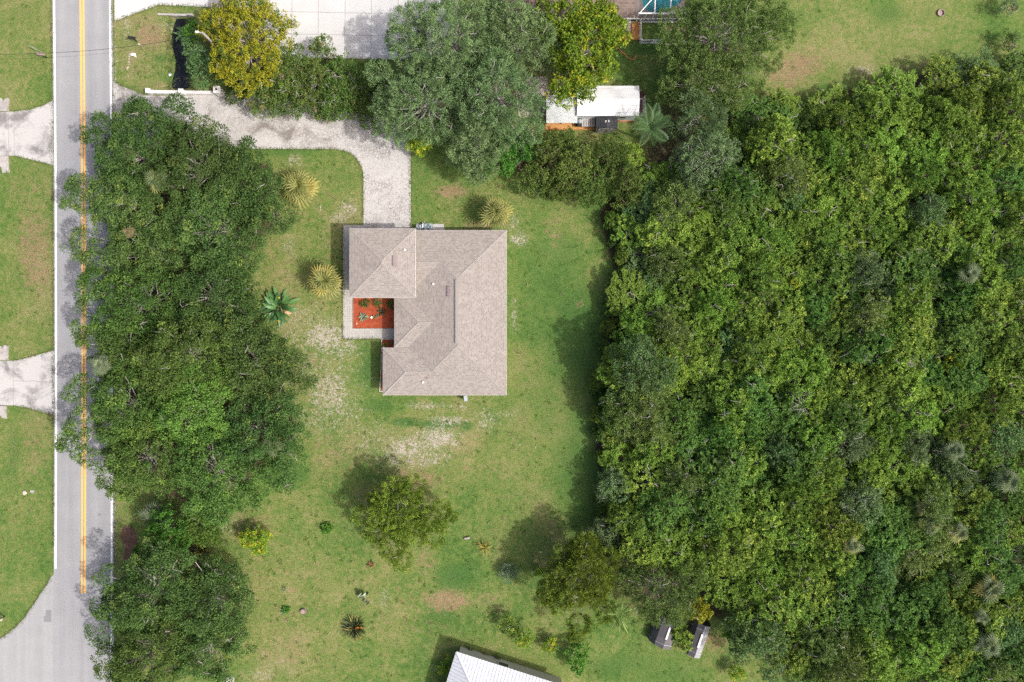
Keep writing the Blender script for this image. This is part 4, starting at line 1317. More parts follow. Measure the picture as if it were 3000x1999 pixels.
def condenser(u, v, w_, d_, h_, mat, label, r_):
    e = empty('air_conditioner', (*P2(u, v), .06), label=label, cat='air conditioner', group='air conditioners on the pad')
    b = MB(); b.box((0, 0, h_ / 2), (w_ * .97, d_ * .97, h_)); b.build('cabinet', mat, e)
    b = MB()
    n = 20; vv = []; ff = []
    for k in range(n):
        t = 2 * math.pi * k / n; c_, s_ = math.cos(t), math.sin(t)
        m_ = max(abs(c_), abs(s_)); vv += [(w_ / 2 * c_ / m_, d_ / 2 * s_ / m_, h_ + .03), (r_ * c_, r_ * s_, h_ + .05), (r_ * .97 * c_, r_ * .97 * s_, h_ + .01)]
    for k in range(n):
        a, c = 3 * k, 3 * ((k + 1) % n); ff += [(a, c, c + 1, a + 1), (a + 1, c + 1, c + 2, a + 2)]
    b.add(vv, ff); b.build('top_rim', mat, e)
    b = MB()
    for rr_ in (r_ * .25, r_ * .5, r_ * .75):
        b.tube([(rr_ * math.cos(t), rr_ * math.sin(t), h_ + .045) for t in np.linspace(0, 2 * math.pi, 21)], .008, 4, False)
    b.build('grille', MAT['steel'], e)
    b = MB(); b.lathe([(.1, 0), (.09, .05), (.02, .06)], (0, 0, h_ + .02), 10); b.build('fan_hub', MAT['steel'], e)
    for k in range(4):
        b = MB(); b.box((r_ * .5 * math.cos(k * 1.57), r_ * .5 * math.sin(k * 1.57), h_ + .015), (r_ * .8, .16, .01), rz=k * 1.57, rx=.25); b.build('fan_blade', MAT['black'], e)


condenser(1229, 671, .62, .62, .75, MAT['steel'], 'smaller pale-rimmed air conditioner next to the garage', .26)
condenser(1257, 669, .92, .85, .8, MAT['bluegrey'], 'larger blue-grey air conditioner in the middle of the pad', .36)
for k, (u0, u1) in enumerate(((1239.5, 1240), (1245, 1241))):
    tag(MB().tube([(*P2(u0, 651), .1), (*P2((u0 + u1) / 2, 660), .75), (*P2(u1, 672), .8)], .04, 6).build('white_pipe_run', MAT['white_pipe']), ('left' if k == 0 else 'right') + ' white pipe bending down between the air conditioners', 'pipe', 'pipes between the air conditioners')
x, y = P2(1365, 1163, .6)
b = MB(); b.box((0, 0, .6), (.34, .6, 1.2)); b.box((0, -.02, 1.22), (.40, .68, .05)); tag(b.build('meter_box', MAT['steel'], None, (x, y - .12, 0), (0, 0, R(8))), 'grey meter box against the lower house wall', 'meter box')
# flower beds with edging
bed = slab('flower_bed', MAT['mulch'], [(1035.4, 850), (1160, 850), (1160, 961.6), (1035.4, 961.6)], -.05, .06); tag(bed, kind='structure')
e = slab('bed_edging', MAT['brown_box'], [(1034.2, 874), (1035.3, 874), (1035.3, 962.6), (1160, 962.6), (1160, 963.4), (1034.2, 963.4)], .03, .11, bed)
bed2 = slab('flower_bed', MAT['mulch'], [(1119.5, 994.6), (1160, 994.6), (1160, 1150), (1118, 1150), (1118.5, 1080), (1119.5, 1030)], -.05, .05); tag(bed2, kind='structure')
slab('bed_edging', MAT['white_pipe'], [(1119.3, 994.4), (1118.2, 994.4), (1116.2, 1080), (1112, 1147), (1126, 1147), (1126, 1145.6), (1113.4, 1145.6), (1117.3, 1080)], .02, .12, bed2)
slab('bed_edging', MAT['white_pipe'], [(1118.3, 993.6), (1160, 993.6), (1160, 994.5), (1118.3, 994.5)], .02, .12, bed2)
b = MB(); b.lathe([(.10, 0), (.13, .2), (.14, .22), (.11, .22), (.10, .16), (.01, .15)], n=14); tag(b.build('plant_pot', MAT['white_pipe'], None, (*P2(1090, 931), .06)), 'small white pot on the red mulch', 'pot')
rock('rock', 1045, 949, .12, MAT['stone_pale'], 'pale stone in the corner of the red mulch bed', 'rock', .08, .7, 8)

# stumps, log, fallen twigs
e = empty('tree_stump', (*P2(889, 1790), 0), label='reddish brown tree stump on the lower lawn', cat='stump')
b = MB(); b.lathe([(.42, 0), (.34, .12), (.30, .3), (.28, .3)], n=12); b.build('trunk', MAT['bark_dark'], e)
b = MB(); b.lathe([(.28, 0), (.27, .02), (.02, .025)], (0, 0, .29), 12); b.build('cut_face', MAT['brown_box'], e)
tag(MB().tube([(-.35, -.05, .14), (0, 0, .15), (.34, .09, .14)], [.13, .15, .13], 8).build('log', MAT['bark'], None, (*P2(1369, 1576), 0)), 'short pale log beside the yellow strap-leaved plant', 'log')
def twigs(name, u, v, pts, label, cat, r=.03, mat='bark_pale'):
    b = MB()
    for p in pts: b.tube([(q[0], q[1], q[2]) for q in p], [r] * (len(p) - 1) + [r * .4], 5)
    return tag(b.build(name, MAT[mat], None, (*P2(u, v), 0)), label, cat)
twigs('fallen_branch', 980, 580, [[(-1, .7, .04), (-.2, .1, .07), (.4, -.3, .05)], [(-.3, .2, .07), (.25, -.1, .05), (.3, -.45, .05)], [(-.1, .05, .07), (.38, -.2, .04)]], 'dry fallen palm branch on the lawn by the drive', 'branch', .05, 'frond_dry')
twigs('fallen_branch', 938, 612, [[(0, .4, .04), (.05, 0, .06), (-.02, -.35, .05)]], 'short pale stick on the lawn below the fallen palm branch', 'branch', .05)
b = MB(); b.lathe([(.5, 0), (.45, .2), (.42, .35), (.4, .35)], n=10); tag(b.build('timber_block', MAT['grey_slat'], None, (*P2(675, 1990), 0)), 'grey cut timber block by the bottom edge', 'block')


# ------------------------------------------------------------------ vegetation
def nrm(a): return a / (np.linalg.norm(a, axis=-1, keepdims=True) + 1e-9)


def leaves(C, D, n, spread, L, W, a, b, c, g, up, pal, r, flat=.7, tmix=.7):
    """n leaf blades round every clump centre C with outward axis D -> verts, quads, colours"""
    N = len(C); idx = np.repeat(np.arange(N), n); m = N * n
    if spread < .15:      # rosette: blades radiate from one point
        off = nrm(r.normal(size=(m, 3))); rad = r.random((m, 1)) ** .5
        p = C[idx] + off * rad * spread * np.array([1, 1, flat])
        d = nrm(D[idx] * a + off * b + r.normal(size=(m, 3)) * c + np.array([0, 0, -g]))
        nn = nrm(np.array([0, 0, up]) + off * .45 + D[idx] * .45 + r.normal(size=(m, 3)) * .3)
    else:                 # tuft: blades cover a small dome facing outwards
        off = nrm(r.normal(size=(m, 3)) + D[idx] * .55); rad = r.uniform(.55, 1.0, (m, 1))
        p = C[idx] + off * rad * spread * r.uniform(.75, 1.3, N)[idx][:, None] * np.array([1, 1, flat])
        d = nrm(np.cross(off, r.normal(size=(m, 3))) * b * .5 + D[idx] * a + off * b * .4 + r.normal(size=(m, 3)) * c * .6 + np.array([0, 0, -g]))
        nn = nrm(np.array([0, 0, up * .55]) + off * .9 + r.normal(size=(m, 3)) * .3)
    side = nrm(np.cross(nn, d)); n2 = np.cross(d, side)
    l = L * r.uniform(.7, 1.3, (m, 1)); w = W * r.uniform(.75, 1.25, (m, 1))
    mid = p + d * l * .48
    V = np.stack([p, mid + side * w / 2 + n2 * w * .12, p + d * l - n2 * l * .08, mid - side * w / 2 + n2 * w * .12], 1).reshape(-1, 3)
    F = np.arange(m * 4).reshape(-1, 4)
    t = np.clip(r.random(N)[idx] * tmix + r.random(m) * (1 - tmix), 0, 1)[:, None]
    col = (np.array(pal[0]) * (1 - t) + np.array(pal[1]) * t) * r.uniform(.82, 1.2, (m, 1))
    if len(pal) > 2:
        k = (r.random(N)[idx] < pal[3]) if len(pal) > 3 else (r.random(m) < .06)
        col[k] = np.array(pal[2]) * r.uniform(.85, 1.15, (k.sum(), 1))
    col = np.concatenate([col * np.array([.90, 1.08, .92]), np.ones((m, 1))], 1)
    return V, F, np.repeat(col, 4, 0)


def join_leaves(parts):
    V = np.concatenate([p[0] for p in parts]); C = np.concatenate([p[2] for p in parts])
    F = []; o = 0
    for p in parts: F.append(p[1] + o); o += len(p[0])
    return V, np.concatenate(F), C


def boughs_of(Rm, top, hz, br, r, skirt=True):
    """bough centres spread over a domed crown of uneven outline"""
    a1, a2, a3 = r.uniform(0, 6.28, 3)
    def rad(t): return Rm * (1 + .13 * np.sin(2 * t + a1) + .10 * np.sin(3 * t + a2) + .07 * np.sin(5 * t + a3))
    out = []
    for _ in range(1500):
        t = r.uniform(0, 6.28); rho = math.sqrt(r.random())
        lim = max(.15, rad(t) - br * .75)
        x, y = rho * lim * math.cos(t), rho * lim * math.sin(t)
        if any((x - o[0]) ** 2 + (y - o[1]) ** 2 < (br * 1.12) ** 2 for o in out): continue
        q = br * r.uniform(.72, 1.18)
        z = top - hz + hz * math.sqrt(max(0, 1 - rho ** 2)) * r.uniform(.60, 1.0) - q * (.7 + r.uniform(-.4, .5))
        out.append((x, y, z, q))
    if skirt:
        for k in range(int(Rm * 2.2 / br * 2)):
            t = r.uniform(0, 6.28); rr_ = rad(t) * r.uniform(.55, .9)
            out.append((rr_ * math.cos(t), rr_ * math.sin(t), top - hz * r.uniform(1.0, 1.5), br * r.uniform(.6, .9)))
    return np.array(out)


KINDS = {
    # bough radius, tufts per m2, blades per tuft, tuft radius, blade L, W, direction weights, palette, bark, visible twigs
    'oak':     dict(br=1.3, dens=1.35, n=62, spread=.56, L=.21, W=.12, a=.3, b=.8, c=.5, g=.0, up=.7, pal=[(.052, .094, .028), (.128, .180, .054), (.19, .22, .06), .05], bark='bark_pale', twig=.09),
    'oak_mid': dict(br=1.2, dens=1.35, n=62, spread=.56, L=.21, W=.12, a=.35, b=.8, c=.5, g=.05, up=.7, pal=[(.058, .100, .026), (.140, .192, .048), (.19, .25, .055), .08], bark='bark_pale', twig=.05),
    'oak_lime': dict(br=1.2, dens=1.35, n=62, spread=.56, L=.21, W=.12, a=.4, b=.8, c=.5, g=.05, up=.7, pal=[(.078, .135, .028), (.172, .240, .050)], bark='bark', twig=.08),
    'bay':     dict(br=.95, dens=3.0, n=26, spread=.32, L=.22, W=.12, a=.35, b=.9, c=.4, g=.0, up=.7, pal=[(.075, .125, .048), (.170, .235, .092)], bark='bark_pale', twig=.16),
    'pepper':  dict(br=.85, dens=4.8, n=18, spread=.09, L=.23, W=.11, a=.45, b=1., c=.25, g=.02, up=.75, pal=[(.084, .138, .026), (.240, .300, .050), (.34, .37, .07), .12], bark='bark', twig=.10),
    'pepper_dark': dict(br=.85, dens=4.8, n=18, spread=.09, L=.23, W=.11, a=.45, b=1., c=.25, g=.02, up=.75, pal=[(.066, .124, .032), (.165, .245, .050)], bark='bark', twig=.06),
    'pepper_lime': dict(br=.85, dens=4.8, n=18, spread=.09, L=.23, W=.11, a=.45, b=1., c=.25, g=.02, up=.75, pal=[(.108, .176, .030), (.255, .335, .056)], bark='bark', twig=.06),
    'olive':   dict(br=.95, dens=3.2, n=30, spread=.34, L=.20, W=.085, a=.6, b=.6, c=.45, g=.0, up=.6, pal=[(.105, .142, .038), (.215, .250, .078)], bark='bark', twig=.16),
    'willow':  dict(br=1.15, dens=2.9, n=34, spread=.40, L=.28, W=.065, a=.8, b=.45, c=.35, g=.1, up=.6, pal=[(.110, .155, .068), (.225, .280, .135)], bark='bark_pale', twig=.2),
    'sage':    dict(br=.8, dens=3.4, n=28, spread=.30, L=.20, W=.085, a=.5, b=.7, c=.4, g=.0, up=.6, pal=[(.115, .158, .070), (.215, .262, .128)], bark='bark_pale', twig=.22),
    'yellow':  dict(br=.75, dens=3.6, n=28, spread=.30, L=.19, W=.12, a=.3, b=.9, c=.4, g=.0, up=.8, pal=[(.215, .195, .018), (.42, .345, .030), (.13, .17, .03), .16], bark='bark_pale', twig=.22),
    'maple':   dict(br=.95, dens=3.0, n=20, spread=.34, L=.25, W=.20, a=.3, b=.8, c=.4, g=.1, up=.85, pal=[(.080, .138, .017), (.215, .245, .022), (.38, .32, .028), .09], bark='bark', twig=.12),
    'tawny':   dict(br=.8, dens=3.4, n=26, spread=.28, L=.18, W=.11, a=.4, b=.8, c=.4, g=.0, up=.7, pal=[(.070, .118, .026), (.185, .205, .056)], bark='bark_dark', twig=.10),
    'hedge':   dict(br=.9, dens=3.1, n=26, spread=.32, L=.21, W=.12, a=.4, b=.8, c=.45, g=.0, up=.7, pal=[(.070, .110, .028), (.165, .205, .056), (.25, .18, .09), .03], bark='bark_pale', twig=.25),
    'fresh':   dict(br=.8, dens=4.2, n=20, spread=.22, L=.22, W=.13, a=.4, b=.9, c=.35, g=.05, up=.7, pal=[(.055, .140, .026), (.130, .250, .042)], bark='bark', twig=.03),
    'cedar':   dict(br=.75, dens=5.6, n=32, spread=.30, L=.26, W=.065, a=1.0, b=.35, c=.3, g=-.15, up=.5, pal=[(.105, .140, .022), (.260, .295, .050)], bark='bark_pale', twig=.08),
    'lime':    dict(br=.5, dens=6.5, n=18, spread=.18, L=.17, W=.11, a=.4, b=.9, c=.35, g=.0, up=.7, pal=[(.125, .24, .028), (.33, .40, .042), (.55, .48, .05), .2], bark='bark', twig=.08),
    'boxwood': dict(br=.40, dens=16, n=16, spread=.16, L=.10, W=.06, a=.5, b=.8, c=.4, g=.0, up=.5, pal=[(.07, .12, .03), (.135, .18, .055)], bark='bark', twig=.0),
    'bluish':  dict(br=.45, dens=12, n=18, spread=.16, L=.13, W=.05, a=.7, b=.6, c=.3, g=.0, up=.5, pal=[(.11, .15, .105), (.19, .235, .175)], bark='bark', twig=.03),
}


def crown_and_wood(kind, bo, seed, trunk_r, extra_fill=True, thin=1.0):
    """crown leaf mesh and the trunk-with-limbs mesh carrying it (tree base at the origin)"""
    k = KINDS[kind]; r = np.random.default_rng(seed)
    C = []; D = []
    for (x, y, z, q) in bo:
        n = max(5, int(k['dens'] * thin * 4 * math.pi * q * q * .62))
        d = nrm(r.normal(size=(n * 2, 3))); d = d[d[:, 2] > -.30][:n]
        # leafy surface broken into tufts: radius varies with direction
        ph = r.uniform(0, 6.28, 6)
        lump = 1 + .16 * np.sin(4.3 * d[:, 0] + ph[0]) * np.sin(4.1 * d[:, 1] + ph[1]) + .10 * np.sin(7 * d[:, 2] + ph[2])
        rad = q * lump * r.uniform(.70, 1.07, len(d))
        C.append(np.array([x, y, z]) + d * rad[:, None] * np.array([1, 1, .82])); D.append(d)
    C = np.concatenate(C); D = np.concatenate(D)
    keep = np.ones(len(C), bool)
    for (x, y, z, q) in bo:
        keep &= np.linalg.norm((C - np.array([x, y, z])) / np.array([1, 1, .82]), axis=1) > q * .62
    # clumps far down in the shade of the crown are dropped
    C, D = C[keep], D[keep]
    D = nrm(D + np.array([0, 0, .35]) + nrm(C * np.array([1, 1, 0])) * .25)
    lv = leaves(C, D, k['n'], k['spread'], k['L'], k['W'], k['a'], k['b'], k['c'], k['g'], k['up'], k['pal'], r)
    b = MB()
    zb = max(.3, float(np.min(bo[:, 2])) * .75)
    zt = float(np.mean(bo[:, 2]))
    b.tube([(0, 0, -.1), (.04, .02, zb * .5), (-.03, .04, zb), (0, 0, zt)], [trunk_r * 1.25, trunk_r, trunk_r * .9, trunk_r * .4], 8)
    for (x, y, z, q) in bo:
        s = Vector((0, 0, zb + (zt - zb) * r.uniform(0, .8)))
        e = Vector((x, y, z))
        mid = s.lerp(e, .5) + Vector((r.normal() * .25, r.normal() * .25, r.normal() * .2)) * q
        lr = trunk_r * .32 * min(1, q)
        b.tube([s, mid, e], [lr, lr * .75, lr * .5], 5, False)
        nt_ = r.poisson(2.2 * k['twig'])
        for _ in range(nt_):
            d = nrm(r.normal(size=3)); d[2] = abs(d[2]) * .8 + .35; d = nrm(d)
            p1 = e + Vector(d) * q * .6 + Vector((r.normal() * .12, r.normal() * .12, 0))
            p2 = e + Vector(d * np.array([1, 1, .85])) * q * r.uniform(.95, 1.12)
            sd = nrm(np.cross(d, r.normal(size=3)))
            p3 = p2 + Vector(sd) * r.uniform(.25, .8) + Vector((0, 0, r.uniform(-.1, .12)))
            p4 = p3 + Vector(sd) * r.uniform(.1, .4) + Vector((r.normal() * .2, r.normal() * .2, -.02))
            b.tube([e, p1, p2, p3, p4], [lr * .5, .04, .03, .022, .010], 4, False)
            if r.random() < .6:
                p5 = p2 + Vector(nrm(np.cross(d, r.normal(size=3)))) * r.uniform(.25, .7)
                b.tube([p2, p5], [.024, .010], 4, False)
    return lv, b


SEED = [100]


def tree_data(kind, bo, trunk_r, thin=1.0):
    SEED[0] += 1
    lv, b = crown_and_wood(kind, bo, SEED[0], trunk_r, thin=thin)
    cm = np_mesh('crown', lv[0], lv[1], MAT['leaf'], {'Col': lv[2]})
    tm = mesh('trunk', b.v, b.f, MAT[KINDS[kind]['bark']])
    return tm, cm


def tree(u, v, rpx, h, kind, label, group=None, cat='tree', name='tree', extra=(), hz=None, thin=1.0, br=None, skirt=True):
    """one tree with its own crown; extra = boughs (u, v, height, radius px) reaching out"""
    hz = hz or h * .42
    zm = h - hz * .55
    x, y, _ = P(u, v, zm)
    SEED[0] += 1
    r = np.random.default_rng(SEED[0])
    k = KINDS[kind]
    Rm = rpx / S * (H - zm) / H
    bo = boughs_of(Rm, h, hz, min(br or k['br'], Rm * .6), r, skirt)
    ex = []
    for (eu, ev_, ez, er) in extra:
        ex_, ey_, _ = P(eu, ev_, ez); ex.append((ex_ - x, ey_ - y, ez, er / S))
    if ex: bo = np.concatenate([bo, np.array(ex)])
    tm, cm = tree_data(kind, bo, max(.05, min(.34, Rm * .055)), thin)
    e = empty(name, (x, y, 0), 0, label, cat, group)
    obj('trunk', tm, e); obj('crown', cm, e)
    return e


# ---- live oaks along the road
OAKG = 'oaks along the road'
tree(395, 425, 135, 10.5, 'oak', 'dark live oak nearest the drive entrance, reaching over the road', OAKG, extra=[(525, 322, 8, 34), (505, 350, 8, 34), (545, 345, 8, 26), (410, 345, 8, 30), (425, 330, 7.5, 22), (350, 362, 7.5, 20), (300, 372, 7.5, 26), (275, 400, 7.5, 28), (262, 415, 7, 16)])
tree(560, 490, 140, 11, 'oak', 'dark live oak with bare white branches below the stamped drive', OAKG, extra=[(600, 390, 9, 34), (640, 400, 8.5, 26), (575, 385, 8, 22)])
tree(690, 545, 105, 10, 'oak', 'dark live oak next to the upper fan palm', OAKG, extra=[(830, 640, 7, 30), (850, 655, 6.5, 20), (800, 620, 7, 34), (770, 585, 7.5, 36), (775, 540, 7.5, 32), (720, 440, 8, 26), (765, 650, 7.5, 36), (740, 490, 8, 32), (750, 690, 8, 30), (700, 720, 8, 30)])
tree(345, 590, 105, 9.5, 'oak', 'live oak whose lone bough hangs over the yellow centre line', OAKG, extra=[(235, 545, 7, 28), (215, 575, 7, 24), (250, 590, 7, 26), (205, 605, 7, 14), (285, 570, 7, 30), (215, 540, 6.5, 12)])
tree(610, 660, 140, 10.5, 'oak', 'dense dark live oak at the middle of the upper oak row', OAKG)
tree(400, 730, 110, 9.5, 'oak', 'live oak with a bare forked limb over the road edge', OAKG, extra=[(240, 700, 7, 22), (225, 735, 7, 24), (255, 740, 7, 24), (285, 760, 7, 26), (300, 780, 7, 26), (260, 690, 7, 16), (290, 735, 7, 22)])
tree(385, 880, 130, 10, 'oak_mid', 'rounded oak beside the road below the forked limb', OAKG, extra=[(250, 840, 7.5, 26), (262, 860, 7.5, 26), (245, 900, 7, 16), (280, 820, 7.5, 28), (240, 960, 7, 20)])
tree(610, 870, 130, 9.5, 'oak', 'rounded oak left of the bird of paradise plant', OAKG, extra=[(730, 845, 6.5, 26), (735, 880, 6.5, 24), (700, 900, 6.5, 28)])
tree(340, 1010, 105, 9, 'oak_mid', 'oak by the road opposite the lower concrete drive', OAKG, extra=[(250, 980, 7, 22), (262, 1010, 7, 24)])
tree(525, 1045, 140, 11, 'oak_mid', 'broad oak in the middle of the lower oak row', OAKG)
tree(740, 1070, 110, 8.5, 'oak', 'oak with its tip reaching the sandy lawn left of the house', OAKG, extra=[(860, 1080, 6, 34), (890, 1105, 5.5, 28), (915, 1110, 5, 18), (860, 1130, 5.5, 30), (800, 1030, 6, 34), (780, 985, 7, 34), (835, 1035, 6.5, 32), (705, 960, 7.5, 36), (820, 1150, 6, 34)])
tree(340, 1190, 120, 10, 'oak_mid', 'oak with ragged boughs hanging across the centre line', OAKG, extra=[(215, 1155, 7, 24), (240, 1130, 7, 20), (232, 1185, 7, 20), (245, 1115, 6.5, 12), (220, 1250, 7, 24), (200, 1300, 7, 22), (230, 1320, 7, 22), (250, 1280, 7, 28), (190, 1305, 6.5, 10), (265, 1340, 7, 24)])
tree(560, 1190, 120, 10.5, 'oak_lime', 'bright lime green oak in the lower oak row', OAKG)
tree(745, 1270, 115, 9, 'oak', 'dark oak beside the lawn with a small palm at its foot', OAKG, extra=[(850, 1330, 6, 28), (820, 1190, 6.5, 34), (845, 1290, 6, 32), (870, 1350, 5.5, 22), (840, 1240, 6, 34), (830, 1395, 6, 34)])
tree(400, 1350, 120, 9.5, 'oak_mid', 'oak at the lower road bend with the white edge line below', OAKG, extra=[(320, 1400, 6.5, 28), (310, 1415, 6, 18), (360, 1430, 7, 28)])
tree(610, 1390, 125, 10, 'oak_mid', 'lowest oak of the long row above the yellow-green shrub', OAKG, extra=[(760, 1420, 6, 34), (720, 1460, 6, 34), (640, 1500, 6.5, 34), (800, 1400, 6, 30), (580, 1470, 7, 30)])
tree(420, 1745, 135, 9.5, 'oak', 'big oak in the lower left with shadow on the road', 'oaks in the lower left corner', extra=[(320, 1690, 6.5, 26), (300, 1780, 6.5, 26), (285, 1860, 6.5, 22), (520, 1640, 8, 28), (480, 1625, 8, 26)])
tree(610, 1770, 105, 8.5, 'oak', 'oak in the lower left beside the open lawn', 'oaks in the lower left corner', extra=[(690, 1685, 6, 26), (700, 1780, 5.5, 26), (690, 1700, 5.5, 20), (560, 1630, 7, 20)])
tree(410, 1935, 125, 9.5, 'oak_mid', 'oak cut by the bottom edge beside the road', 'oaks in the lower left corner', extra=[(300, 1900, 6.5, 24), (310, 1960, 6.5, 24)])
tree(590, 1920, 100, 8, 'oak', 'oak cut by the bottom edge beside the lawn', 'oaks in the lower left corner', extra=[(680, 1880, 5.5, 26)])

# ---- upper edge: yellow tree, hedge, weeping trees
tree(715, 95, 135, 9, 'yellow', 'tall golden yellow flowering tree at the top beside the pale apron', extra=[(620, 60, 6.5, 24), (600, 100, 6, 16), (650, 165, 6.5, 24), (700, 235, 6, 28), (720, 260, 5.5, 22), (640, 200, 6, 22), (800, 180, 6.5, 28), (760, 230, 6, 22)])
tree(590, 170, 48, 5, 'bay', 'small grey-green tree leaning over the ditch', extra=[(590, 230, 3.5, 22), (560, 130, 3.5, 20)])
tree(555, 85, 22, 3, 'fresh', 'fresh green bush at the mouth of the culvert', cat='bush', name='bush')
HG = 'hedge bushes above the stamped drive'
for i, (u, v, r_, h_, lab) in enumerate(((835, 195, 72, 5.5, 'hedge bush touching the pale apron corner'), (905, 240, 68, 5.2, 'hedge bush in the middle below the apron edge'), (760, 270, 52, 4.8, 'hedge bush just right of the yellow tree foot'),
                                         (985, 275, 62, 4.8, 'hedge bush with reddish tips above the driveway bend'), (845, 290, 48, 4.2, 'low hedge bush overhanging the drive'), (1055, 290, 52, 4.6, 'rightmost hedge bush beside the weeping tree'), (675, 250, 34, 3.6, 'leftmost hedge bush next to the wall pillar'), (1000, 215, 48, 4.6, 'dark hedge bush in the shade at the apron foot'), (1065, 230, 46, 4.6, 'dark hedge bush against the weeping tree'), (955, 305, 44, 4.0, 'low hedge bush at the stained part of the drive'), (1100, 335, 36, 3.8, 'low hedge bush at the drive bend under the weeping tree'))):
    tree(u, v, r_, h_, 'hedge', lab, HG, 'bush', 'hedge_bush')
tree(940, 140, 34, 4.6, 'hedge', 'hedge bush tip rising over the apron edge', HG, 'bush', 'hedge_bush')
WG = 'weeping grey-green trees'
tree(1310, 90, 150, 12, 'willow', 'grey-green weeping tree at the top edge shading the apron', WG, extra=[(1180, 60, 9, 26), (1165, 110, 8.5, 20), (1190, 150, 8.5, 30), (1220, 40, 9, 28)])
tree(1245, 280, 135, 10.5, 'willow', 'grey-green weeping tree over the driveway bend', WG, extra=[(1110, 215, 7, 30), (1130, 250, 7, 30), (1120, 300, 6.5, 26)])
tree(1455, 260, 140, 11.5, 'willow', 'grey-green weeping tree with pale twigs left of the lean-to', WG)
tree(1520, 90, 110, 11, 'willow', 'grey-green weeping tree left of the yellow-green maple', WG)
tree(1400, 410, 95, 8.5, 'willow', 'lowest grey-green weeping tree above the lawn', WG, extra=[(1390, 480, 5, 26), (1350, 450, 5.5, 26)])
tree(1225, 405, 42, 4, 'lime', 'yellow-green bush at the corner of the drive', None, 'bush', 'bush')
tree(1715, 120, 115, 10, 'maple', 'yellow-green broadleaf tree left of the brown roof', extra=[(1680, 15, 8, 34), (1740, 5, 8, 34), (1640, 50, 8, 34), (1610, 20, 7.5, 30), (1770, 30, 7.5, 26), (1600, 90, 7.5, 30), (1650, 300, 7, 16), (1695, 265, 7, 26), (1720, 270, 7, 20), (1640, 260, 7, 26), (1800, 90, 7.5, 26), (1820, 110, 7, 18), (1715, 290, 6.5, 12), (1620, 280, 7, 16), (1780, 200, 7.5, 26)])
tree(2110, 90, 135, 9.5, 'olive', 'large olive green tree right of the pool', extra=[(1950, 130, 6.5, 24), (1935, 110, 6, 14), (2260, 90, 6.5, 40), (2290, 60, 6, 34), (2250, 170, 6, 36), (2210, 220, 6, 36), (2300, 110, 5.5, 24), (1960, 60, 6.5, 30)])
tree(2075, 235, 112, 8.5, 'olive', 'olive green tree below the large one right of the workshop', extra=[(1955, 250, 5.5, 20), (1985, 190, 6, 24)])
tree(2230, 40, 75, 8, 'olive', 'pale olive tree at the top beside the upper lawn')
LH = 'bushes between the workshop and the lawn'
for (u, v, r_, h_, kd, lab) in ((1470, 455, 52, 6, 'fresh', 'fresh green bush under the lowest weeping tree'), (1535, 425, 46, 6, 'fresh', 'fresh green bush left of the orange walkway'), (1600, 440, 60, 5.5, 'tawny', 'tawny bush right below the orange walkway'), (1690, 480, 70, 5.5, 'tawny', 'tawny bush below the charcoal shed'),
                                (1790, 460, 60, 5.2, 'tawny', 'tawny bush below the feather palm'), (1740, 545, 52, 5, 'tawny', 'tawny bush at the upper lawn edge'), (1840, 540, 60, 5.5, 'tawny', 'tawny bush at the lawn corner by the wood'), (1860, 450, 34, 4.2, 'pepper_lime', 'small bright bush below the feather palm crown'),
                                (1570, 520, 48, 5, 'tawny', 'tawny bush with shadow on the lawn'), (1640, 540, 46, 4.6, 'tawny', 'tawny bush furthest down on the upper lawn'), (1665, 405, 28, 4, 'tawny', 'small bush against the orange walkway boards')):
    tree(u, v, r_, h_, kd, lab, LH, 'bush', 'bush')
tree(2060, 330, 85, 8.5, 'willow', 'grey-green feathery tree right of the feather palm')
tree(2075, 470, 95, 8.5, 'sage', 'sage green rounded tree at the top of the wood edge')
tree(1985, 600, 75, 7.5, 'olive', 'pale olive tree above the bleached dead branches')
tree(1960, 760, 62, 7, 'olive', 'thin olive tree inside the wood edge beside the lawn')
tree(1890, 1080, 95, 10.5, 'bay', 'grey-green tall tree at the wood edge casting the big lawn shadow', extra=[(1810, 1150, 5.5, 24)])
tree(1880, 1180, 95, 9, 'olive', 'silvery olive tree on the wood edge below the big shadow')
tree(1985, 1100, 60, 7.5, 'pepper_lime', 'yellow-green tree behind the silvery olive tree')
tree(1805, 1430, 52, 5.5, 'sage', 'bare-branched grey tree on the lower wood edge')
tree(1780, 1565, 45, 5, 'sage', 'small grey tree with bare limbs above the lower cedar')
tree(1170, 1505, 90, 6.6, 'cedar', 'yellow-green cedar standing alone on the lawn', extra=[(1150, 1430, 5, 28), (1260, 1520, 4.5, 34), (1290, 1500, 4, 30), (1310, 1520, 3.5, 26), (1270, 1570, 4, 28), (1150, 1610, 4.5, 32), (1100, 1560, 4, 28), (1110, 1500, 4.5, 28), (1180, 1640, 4, 26), (1215, 1425, 4.5, 26), (1060, 1510, 3.5, 24)], br=.7)
tree(1700, 1700, 105, 8.2, 'cedar', 'cedar near the tunnel sheds at the lawn edge', extra=[(1720, 1590, 5.5, 26), (1650, 1630, 5, 28), (1640, 1760, 5, 28), (1700, 1830, 4.5, 30), (1690, 1855, 4, 22), (1770, 1790, 4.5, 28), (1780, 1640, 5, 28), (1600, 1740, 4, 22)], br=.7)
tree(1940, 1740, 105, 8, 'olive', 'olive gum tree leaning over the left tunnel shed', extra=[(1840, 1700, 5.5, 24), (1860, 1800, 5.5, 24), (2030, 1680, 6, 34)])
tree(2050, 1795, 34, 6, 'yellow', 'yellow-tipped small tree above the right tunnel shed')
tree(1998, 1868, 30, 3.2, 'pepper', 'green vine bush growing between the two tunnel sheds', None, 'bush', 'bush', extra=[(2010, 1890, 2, 16), (1995, 1850, 2.4, 18)])
